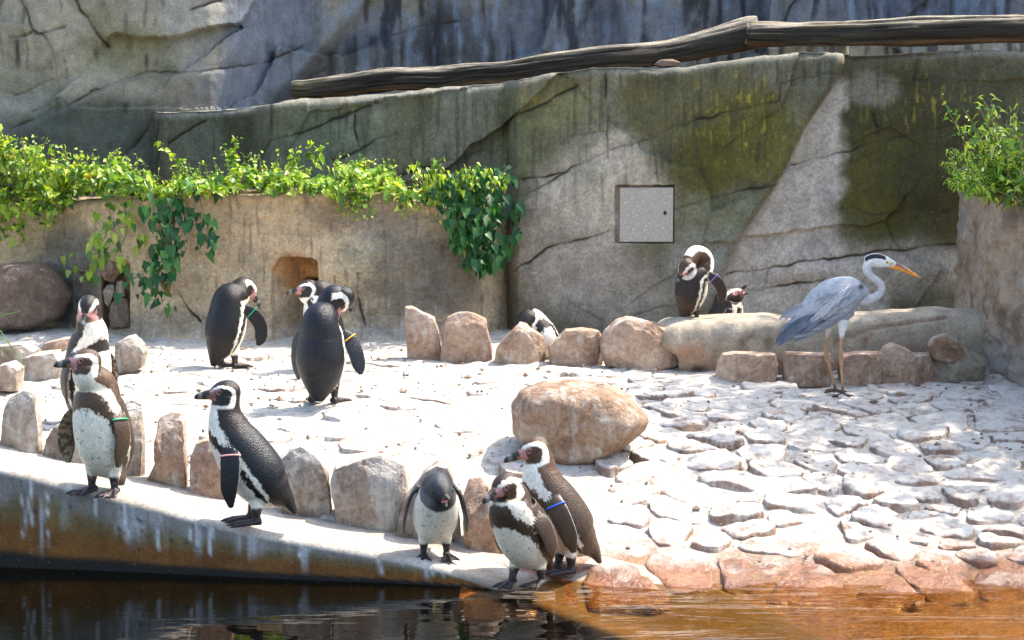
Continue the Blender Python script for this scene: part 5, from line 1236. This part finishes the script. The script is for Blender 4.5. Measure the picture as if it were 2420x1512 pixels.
# 5 hunched, green band, seen from behind
penguin('black penguin bowing its head, thin green band, near the planter wall', (540, 868, 12.5), -42, -20, 0.98, style=dict(BLACK, dark=(0.005, 0.0045, 0.005), stripe=1.7, seed=29), band=(1, 'green'), bill=(.62, .15, -.78), crown=(.55, .3, .6),
        neck={7: (0, .075, .425), 8: (.004, .112, .462)}, head=(.006, .150, .452), flip={1: dict(p=[(.085, .05, .355), (.125, .085, .31), (.152, .115, .24), (.152, .115, .17), (.142, .10, .13)], n=(.75, -.6, 0))}, feet=[(-.05, 0, 0, 0), (.05, .02, 0, 0)], voxel=.0042)
# 6 by the nest opening
penguin('penguin with brown cheeks peering sideways beside the nest opening', (757, 876, 12.35), 96, -24, 0.95, style=dict(BLACK, dark=(0.018, 0.012, 0.010), dark2=(0.032, 0.018, 0.012), stripe=1.2, seed=31), bill=(-.98, -.12, -.10), neck={8: (0, .062, .455)}, head=(0, .075, .49), voxel=.0042)
PBN = PB.copy(); PBN[6, 2:] = (.086, .088); PBN[7, 2:] = (.066, .066); PBN[5, 2:] = (.106, .108)
# 7 back view, preening
penguin('glossy black penguin seen from behind, preening with a yellow band', (765, 952, 11.0), -12, -33, 1.05, style=dict(BLACK, dark=(0.004, 0.0055, 0.009), dark2=(0.005, 0.006, 0.009), stripe=1.1, seed=37, legwhite=0.0), band=(1, 'yellow'), bill=(-.30, .35, -.88), crown=(.9, -.25, .25),
        neck={7: (.010, .03, .44), 8: (.036, .045, .502)}, head=(.082, .06, .492), body=PBN, flip={-1: dict(p=[(-.088, .0, .355), (-.122, -.005, .30), (-.135, -.005, .23), (-.132, -.005, .16), (-.125, 0, .11)], n=(-.6, -.8, 0)), 1: dict(p=[(.088, .02, .345), (.125, .025, .30), (.155, .02, .24), (.172, .015, .18), (.182, .01, .14)], n=(.7, -.75, 0))},
        feet=[(-.055, .0, 0, 8), (.055, .01, 0, -8)], fat=1.03)
# 8 crouching behind the stones
penguin('penguin crouching behind the triangular stone with its white side up', (1250, 850, 12.95), 205, 30, 0.95, style=dict(BLACK, dark=(0.016, 0.011, 0.010), stripe=1.1, seed=41, spots=60, bandw=0.7), band=(-1, 'maroon'), bill=(-.45, -.35, -.82), crown=(-.8, -.35, .4), z=0.325,
        neck={7: (.07, .17, .385), 8: (.13, .185, .34)}, head=(.175, .19, .275), flip={-1: dict(p=[(-.04, .15, .38), (-.075, .155, .33), (-.115, .14, .27), (-.14, .12, .21), (-.15, .10, .16)], n=(-.5, 1, .3))}, voxel=.0045)
# 9 on the ledge, preening
penguin('penguin on the long ledge twisting back to preen, purple band', (1640, 757, 12.72), -62, -24, 0.80, style=dict(BLACK, dark=(0.022, 0.013, 0.009), dark2=(0.085, 0.044, 0.022), stripe=1.4, seed=43, legwhite=0.1), band=(1, 'purple'), bill=(-.55, -.28, -.80), crown=(-.55, -.8, .25),
        neck={6: (0, .052, .365), 7: (.008, .055, .45), 8: (.04, -.03, .48)}, head=(.078, -.128, .392), hs=1.3, flip={1: dict(p=[(.085, .06, .345), (.12, .10, .30), (.14, .135, .24), (.14, .145, .18), (.13, .135, .13)], n=(.85, -.45, 0))}, voxel=.0042)
# 10 head behind the ledge
penguin('calling penguin with open bill, only its head above the ledge', (1702, 815, 13.1), -88, -15, 1.0, style=dict(BLACK, dark=(0.018, 0.012, 0.010), dark2=(0.035, 0.018, 0.012), stripe=1.0, seed=47, pinkness=0.35), bill=(.80, -.18, .50), open_bill=34, z=0.33, neck={8: (0, .058, .43)}, head=(0, .075, .475), hs=1.35, voxel=.0042)
# 11 young grey bird
penguin('small grey young penguin with open bill facing the camera', (1028, 1318, 8.98), 186, 10, 0.82, style=dict(juv=1, inner=0.1, dark=(0.038, 0.040, 0.042), dark2=(0.04, 0.04, 0.04), white=(0.84, 0.79, 0.66), spots=34, seed=53, legwhite=0.9, footpink=0.5), band=(-1, 'maroon'), bill=(.42, -.80, -.42), open_bill=38,
        neck={7: (0, .128, .385), 8: (-.004, .165, .395)}, head=(-.010, .200, .378), hs=1.5, flip={s_: dict(p=[(s_ * .085, .05, .38), (s_ * .122, .05, .33), (s_ * .142, .035, .26), (s_ * .155, .02, .19), (s_ * .158, .01, .13)], n=(s_ * 1, -.25, 0)) for s_ in (-1, 1)}, feet=[(-.058, .01, 0, 8), (.058, .01, 0, -8)])
# 12 front masked bird
penguin('stocky penguin with a black face mask and pink bill base, nearest the water', (1245, 1382, 8.74), 142, 2, 0.92, style=dict(BROWN, dark=(0.055, 0.034, 0.021), dark2=(0.045, 0.025, 0.014), stripe=1.5, bandw=1.4, spots=30, seed=59, bs=0.6, white=(0.88, 0.79, 0.62)), bill=(-.72, -.62, -.30),
        neck={7: (0, .108, .405), 8: (0, .135, .438)}, head=(.0, .160, .460), hs=1.3, fat=1.06, flip={-1: dict(p=[(-.088, .08, .34), (-.125, .06, .30), (-.14, .03, .24), (-.14, .005, .18), (-.13, -.01, .13)], n=(-.95, .2, 0)), 1: dict(p=[(.088, .08, .34), (.11, .06, .28), (.115, .04, .22), (.105, .03, .16), (.10, .03, .13)], n=(.9, -.2, 0))}, feet=[(-.055, -.02, 0, 0), (.055, .05, 0, 10)])

# ------------------------------------------------------------------ heron
def build_heron():
    kx = 1 / 1629.0; bx, by = 662, 1352                     # measured on an enlargement: metres per pixel, feet point
    def H(x, y, l=0.0): return np.array([(x - bx) * kx, l, (by - y) * kx])
    R = np.array([0, 1.0, 0])                                # body runs along +x, so the loft's side vector is +y
    parts = []
    def add(pts, w_, d_, n=30, m=28, r=R): parts.append(loft([H(*p) for p in pts], np.array(w_) , np.array(d_), r, n, m)); return len(parts) - 1
    add([(175, 872), (255, 800), (380, 690), (520, 590), (640, 525), (750, 478), (835, 480), (880, 505)], [.012, .035, .062, .088, .095, .085, .055, .03], [.018, .045, .075, .112, .122, .10, .062, .035], 60, 48)
    neck = [(830, 500), (890, 520), (950, 510), (1005, 470), (1022, 415), (990, 365), (930, 325), (893, 265), (900, 210), (935, 180)]
    add(neck, [.040, .031, .025, .022, .020, .019, .019, .021, .022, .022], [.048, .035, .026, .022, .021, .020, .021, .023, .023, .020], 60, 28)
    add([(868, 178), (885, 172), (930, 175), (990, 182), (1050, 192), (1100, 208), (1130, 220)], [.004, .016, .025, .026, .021, .014, .010], [.006, .02, .034, .037, .030, .021, .016], 30, 24)
    add([(1085, 212), (1130, 225), (1200, 252), (1280, 293), (1340, 322), (1364, 334)], [.013, .012, .010, .0065, .0035, .0015], [.021, .020, .016, .011, .005, .002], 30, 20)
    lg = []
    for pts, l in (([(575, 700), (572, 770), (565, 830), (556, 930), (556, 1000), (590, 1130), (622, 1240), (640, 1322)], .035), ([(690, 690), (682, 760), (674, 850), (668, 950), (672, 1020), (680, 1150), (688, 1250), (692, 1345)], -.035)):
        lg.append(add([(*p, l) for p in pts], [.03, .018, .010, .0075, .0125, .0075, .0075, .010], [.035, .024, .012, .008, .0135, .008, .008, .010], 44, 14))
        e = pts[-1]
        for dx, dy_, ln in ((95, -.03, 1), (60, -.08, 1), (-110, -.05, 1), (-75, .04, 1)):
            parts.append(loft([H(e[0], e[1] - 6, l), H(e[0] + dx * .45, e[1] + 2, l + dy_ * .5), H(e[0] + dx * .9, e[1] + 8, l + dy_), H(e[0] + dx * 1.08, e[1] + 16, l + dy_ * 1.1)], [.008, .0065, .005, .002], [.009, .0075, .006, .002], R, 16, 10))
    co, faces, pid, ring = remeshed(parts, .0034, 2)
    col = np.zeros(co.shape); nz = fbm(co * 40, 3, 5); nf = fbm(co * [120, 120, 30], 3, 6)
    ex = co[:, 0] / kx + bx; ey = by - co[:, 2] / kx
    grey = np.array([0.35, 0.36, 0.38])
    C = np.zeros(co.shape) + grey; C = C * (1 + 0.3 * nf[:, None] + 0.15 * nz[:, None])
    C = mixc(C, (0.36, 0.38, 0.40), sstep(520, 400, ey - 0.25 * (ex - 600)) * 0.5)
    C = mixc(C, (0.10, 0.13, 0.20), sstep(330, 200, ex) * 0.8); C = mixc(C, (0.02, 0.025, 0.04), np.exp(-(((ex - 832) / 32) ** 2 + ((ey - 402) / 26) ** 2)))
    C = mixc(C, (0.6, 0.62, 0.64), np.exp(-(((ex - 795) / 30) ** 2 + ((ey - 375) / 16) ** 2)) * 0.7)
    col[:] = C
    m_ = pid == 1; c = co[m_]; s, th = local(parts[1], ring[m_], c)
    N_ = np.zeros(c.shape) + np.array([0.50, 0.48, 0.46]); fr = np.cos(th)
    cen = parts[1]['c'][ring[m_]]
    # front of the neck: dashed black lines
    front = np.degrees(np.abs(np.abs(th) - 0)); side = (c - cen)
    outx = ((c - cen) * np.array([1, 0, -0.35])).sum(1)
    N_ = mixc(N_, (0.66, 0.64, 0.6), sstep(6.5, 8, s)); dash = sstep(.010, .017, outx) * sstep(.0, .5, np.sin(s * 8 + 5 * nz[m_]) + .5) * sstep(6.6, 5.6, s) * sstep(.014, .010, np.abs(c[:, 1]))
    N_ = mixc(N_, (0.03, 0.03, 0.035), dash * 0.9); N_ = mixc(N_, (0.7, 0.69, 0.64), sstep(2.2, 1.2, s) * sstep(.0, .02, outx) * .6)
    col[m_] = N_
    m_ = pid == 2; c = co[m_]; x = ex[m_]; y = ey[m_]; Hc = np.zeros(c.shape) + np.array([0.72, 0.71, 0.67])
    top = np.interp(x, [860, 920, 1000, 1060, 1100], [150, 118, 115, 140, 190])
    cap = sstep(1062, 1040, x) * sstep(-1, 3, y - top - 4) * sstep(np.interp(x, [860, 900, 950, 1000, 1060], [215, 172, 158, 163, 176]) + 4, np.interp(x, [860, 900, 950, 1000, 1060], [215, 172, 158, 163, 176]) - 4, y)
    Hc = mixc(Hc, (0.012, 0.014, 0.024), cap * sstep(.004, .010, np.abs(c[:, 1]))); Hc = mixc(Hc, (0.55, 0.48, 0.12), np.exp(-(((x - 1098) / 22) ** 2 + ((y - 205) / 10) ** 2)))
    col[m_] = Hc
    m_ = pid == 3; x = ex[m_]; y = ey[m_]; ridge = np.interp(x, [1085, 1130, 1200, 1280, 1340, 1364], [212, 225, 252, 293, 322, 334])
    Bc = np.zeros((m_.sum(), 3)) + np.array([0.80, 0.30, 0.03]); Bc = mixc(Bc, (0.24, 0.13, 0.10), sstep(4, -8, y - ridge) * sstep(1340, 1200, x)); Bc = mixc(Bc, (0.7, 0.4, 0.06), sstep(1280, 1350, x) * .7)
    col[m_] = Bc
    m_ = pid >= 4; y = ey[m_]; Lc = np.zeros((m_.sum(), 3)) + np.array([0.42, 0.25, 0.14]); Lc = Lc * (1 + .3 * nz[m_][:, None]); Lc = mixc(Lc, (0.70, 0.69, 0.66), sstep(880, 800, y)); Lc = mixc(Lc, (0.06, 0.04, 0.035), sstep(1230, 1330, y)); Lc = mixc(Lc, (0.40, 0.22, 0.10), np.exp(-((y - 1005) / 30) ** 2) * .6)
    col[m_] = Lc
    loc = V(1981, 932, 11.7)
    r = empty('heron', loc, math.radians(-2)); tag(r, 'grey heron with orange bill standing on the paving', 'heron')
    obj('body', mesh('body', co, faces, col), M['heron'], r)
    # folded wing feathers, long overlapping blades on each flank
    rng = np.random.default_rng(77)
    for side in (-1, 1):
        lst = []; cols = []
        rows = [(16, (765, 560), (590, 735), (455, 770), .14, .030, (0.21, 0.23, 0.27)), (16, (790, 470), (520, 610), (300, 700), .13, .026, (0.27, 0.29, 0.33)), (14, (760, 400), (480, 480), (330, 590), .12, .022, (0.33, 0.345, 0.37)), (9, (520, 620), (360, 670), (310, 700), .18, .034, (0.12, 0.145, 0.195)), (22, (740, 380), (600, 480), (520, 560), .14, .007, (0.46, 0.48, 0.50))]
        for k, (n, a, b, c_, ln, wd, cl) in enumerate(rows):
            for i in range(n):
                t = i / (n - 1); p = (1 - t) ** 2 * np.array(a) + 2 * t * (1 - t) * np.array(b) + t * t * np.array(c_); p = p + rng.normal(0, 6, 2)
                # sit on the flank surface
                base = parts[0]; wp = H(*p); j = np.argmin(np.abs(base['c'][:, 0] - wp[0])); dz = (wp[2] - base['c'][j, 2]) / base['d'][j]
                y0 = base['w'][j] * math.sqrt(max(0.05, 1 - min(dz * dz, .95))) + .003 + .0022 * k
                dirx = np.array([-.80, 0, -.60]) if k != 3 else np.array([-.72, 0, -.70]); 
                if k == 4: dirx = np.array([-.62, 0, -.78])
                if k == 0: dirx = np.array([-.9, 0, -.42])
                dirx = unit(dirx + np.array([rng.normal(0, .06), 0, rng.normal(0, .06)]))
                p0 = np.array([wp[0], side * y0, wp[2]]); L0 = ln * rng.uniform(.85, 1.1)
                def yat(q):
                    j2 = np.argmin(np.abs(base['c'][:, 0] - q[0])); dz2 = (q[2] - base['c'][j2, 2]) / base['d'][j2]
                    return max(base['w'][j2] * math.sqrt(max(0.08, 1 - min(dz2 * dz2, .92))) + .004 + .002 * k, .018 + .002 * k)
                pts = []
                for u in (0, .35, .7, 1.0):
                    q = p0 + dirx * L0 * u; q[1] = side * yat(q); pts.append(q)
                wdir = np.cross(dirx, [0, 1.0, 0])
                L_ = loft(pts, np.array([wd * .5, wd, wd * .85, wd * .15]) * .62, [.002, .0025, .002, .001], wdir, 10, 8)
                e_ = ((L_['v'] - L_['c'][L_['ring']]) * L_['r'][L_['ring']]).sum(1) / (L_['w'][L_['ring']])
                cc = np.tile(np.array(cl) * rng.uniform(.8, 1.15), (len(L_['v']), 1)); cc = mixc(cc, np.array(cl) * 2.0, sstep(.45, .9, e_) * .7); cc = mixc(cc, np.array(cl) * 0.45, sstep(-.5, -.95, e_) * .7)
                lst.append((L_['v'], L_['f'])); cols.append(cc)
        v, f = joined(lst); obj('wing', mesh('wing', v, f, np.vstack(cols)), M['heron'], r)
    for sd in (-1, 1):
        v, f = ball(.0085); p = H(1058, 192) + np.array([0, sd * .0185, 0]); e = obj('eye', mesh('eye', v + p, f), M['eye_yellow'], r)
        v, f = ball(.0050); obj('pupil', mesh('pupil', v + p + np.array([0, sd * .0045, 0]), f), M['eye'], e)
build_heron()

# ------------------------------------------------------------------ grit and twigs on the paving
def build_grit():
    rng = np.random.default_rng(99); lst = []; k = 0
    while k < 900:
        x = rng.uniform(-3, 3.1); y = rng.uniform(9.0, 13.2)
        D, Zc = edge_info(np.array([x]), np.array([y]))
        z = ground_at(x, y)
        if z < 0.03 or D[0] < 0.45: continue
        r = rng.uniform(0.004, 0.013) * (1 if rng.random() < .92 else 2.0)
        v = np.array([(1, 0, 0), (-1, 0, 0), (0, 1, 0), (0, -1, 0), (0, 0, 1), (0, 0, -1)]) * (r * rng.uniform(0.5, 1.4, (6, 1))) * [1.2, 1, .7]
        a = rng.uniform(0, 6.28); c_, s_ = math.cos(a), math.sin(a)
        v = v @ np.array([[c_, s_, 0], [-s_, c_, 0], [0, 0, 1]]) + [x, y, z + 0.006 + 0.4 * r]
        lst.append((v, [(0, 2, 4), (2, 1, 4), (1, 3, 4), (3, 0, 4), (2, 0, 5), (1, 2, 5), (3, 1, 5), (0, 3, 5)])); k += 1
    for k in range(70):
        x = rng.uniform(-2.8, 3.0); y = rng.uniform(9.6, 13.1); z = ground_at(x, y) + 0.018; a = rng.uniform(0, 3.14); L = rng.uniform(0.03, 0.11)
        if edge_info(np.array([x]), np.array([y]))[0][0] < 0.5: continue
        d = np.array([math.cos(a), math.sin(a), rng.normal(0, .1)]); p = np.array([x, y, z])
        lst.append(tube([p - d * L / 2, p + rng.normal(0, .006, 3), p + d * L / 2], 0.0022, 5, 6))
    v, f = joined(lst); o = obj('grit', mesh('grit', v, f, smooth=False), M['dark_boulder']); tag(o, 'scattered grit and small twigs on the pale paving', 'grit', kind='stuff')
build_grit()
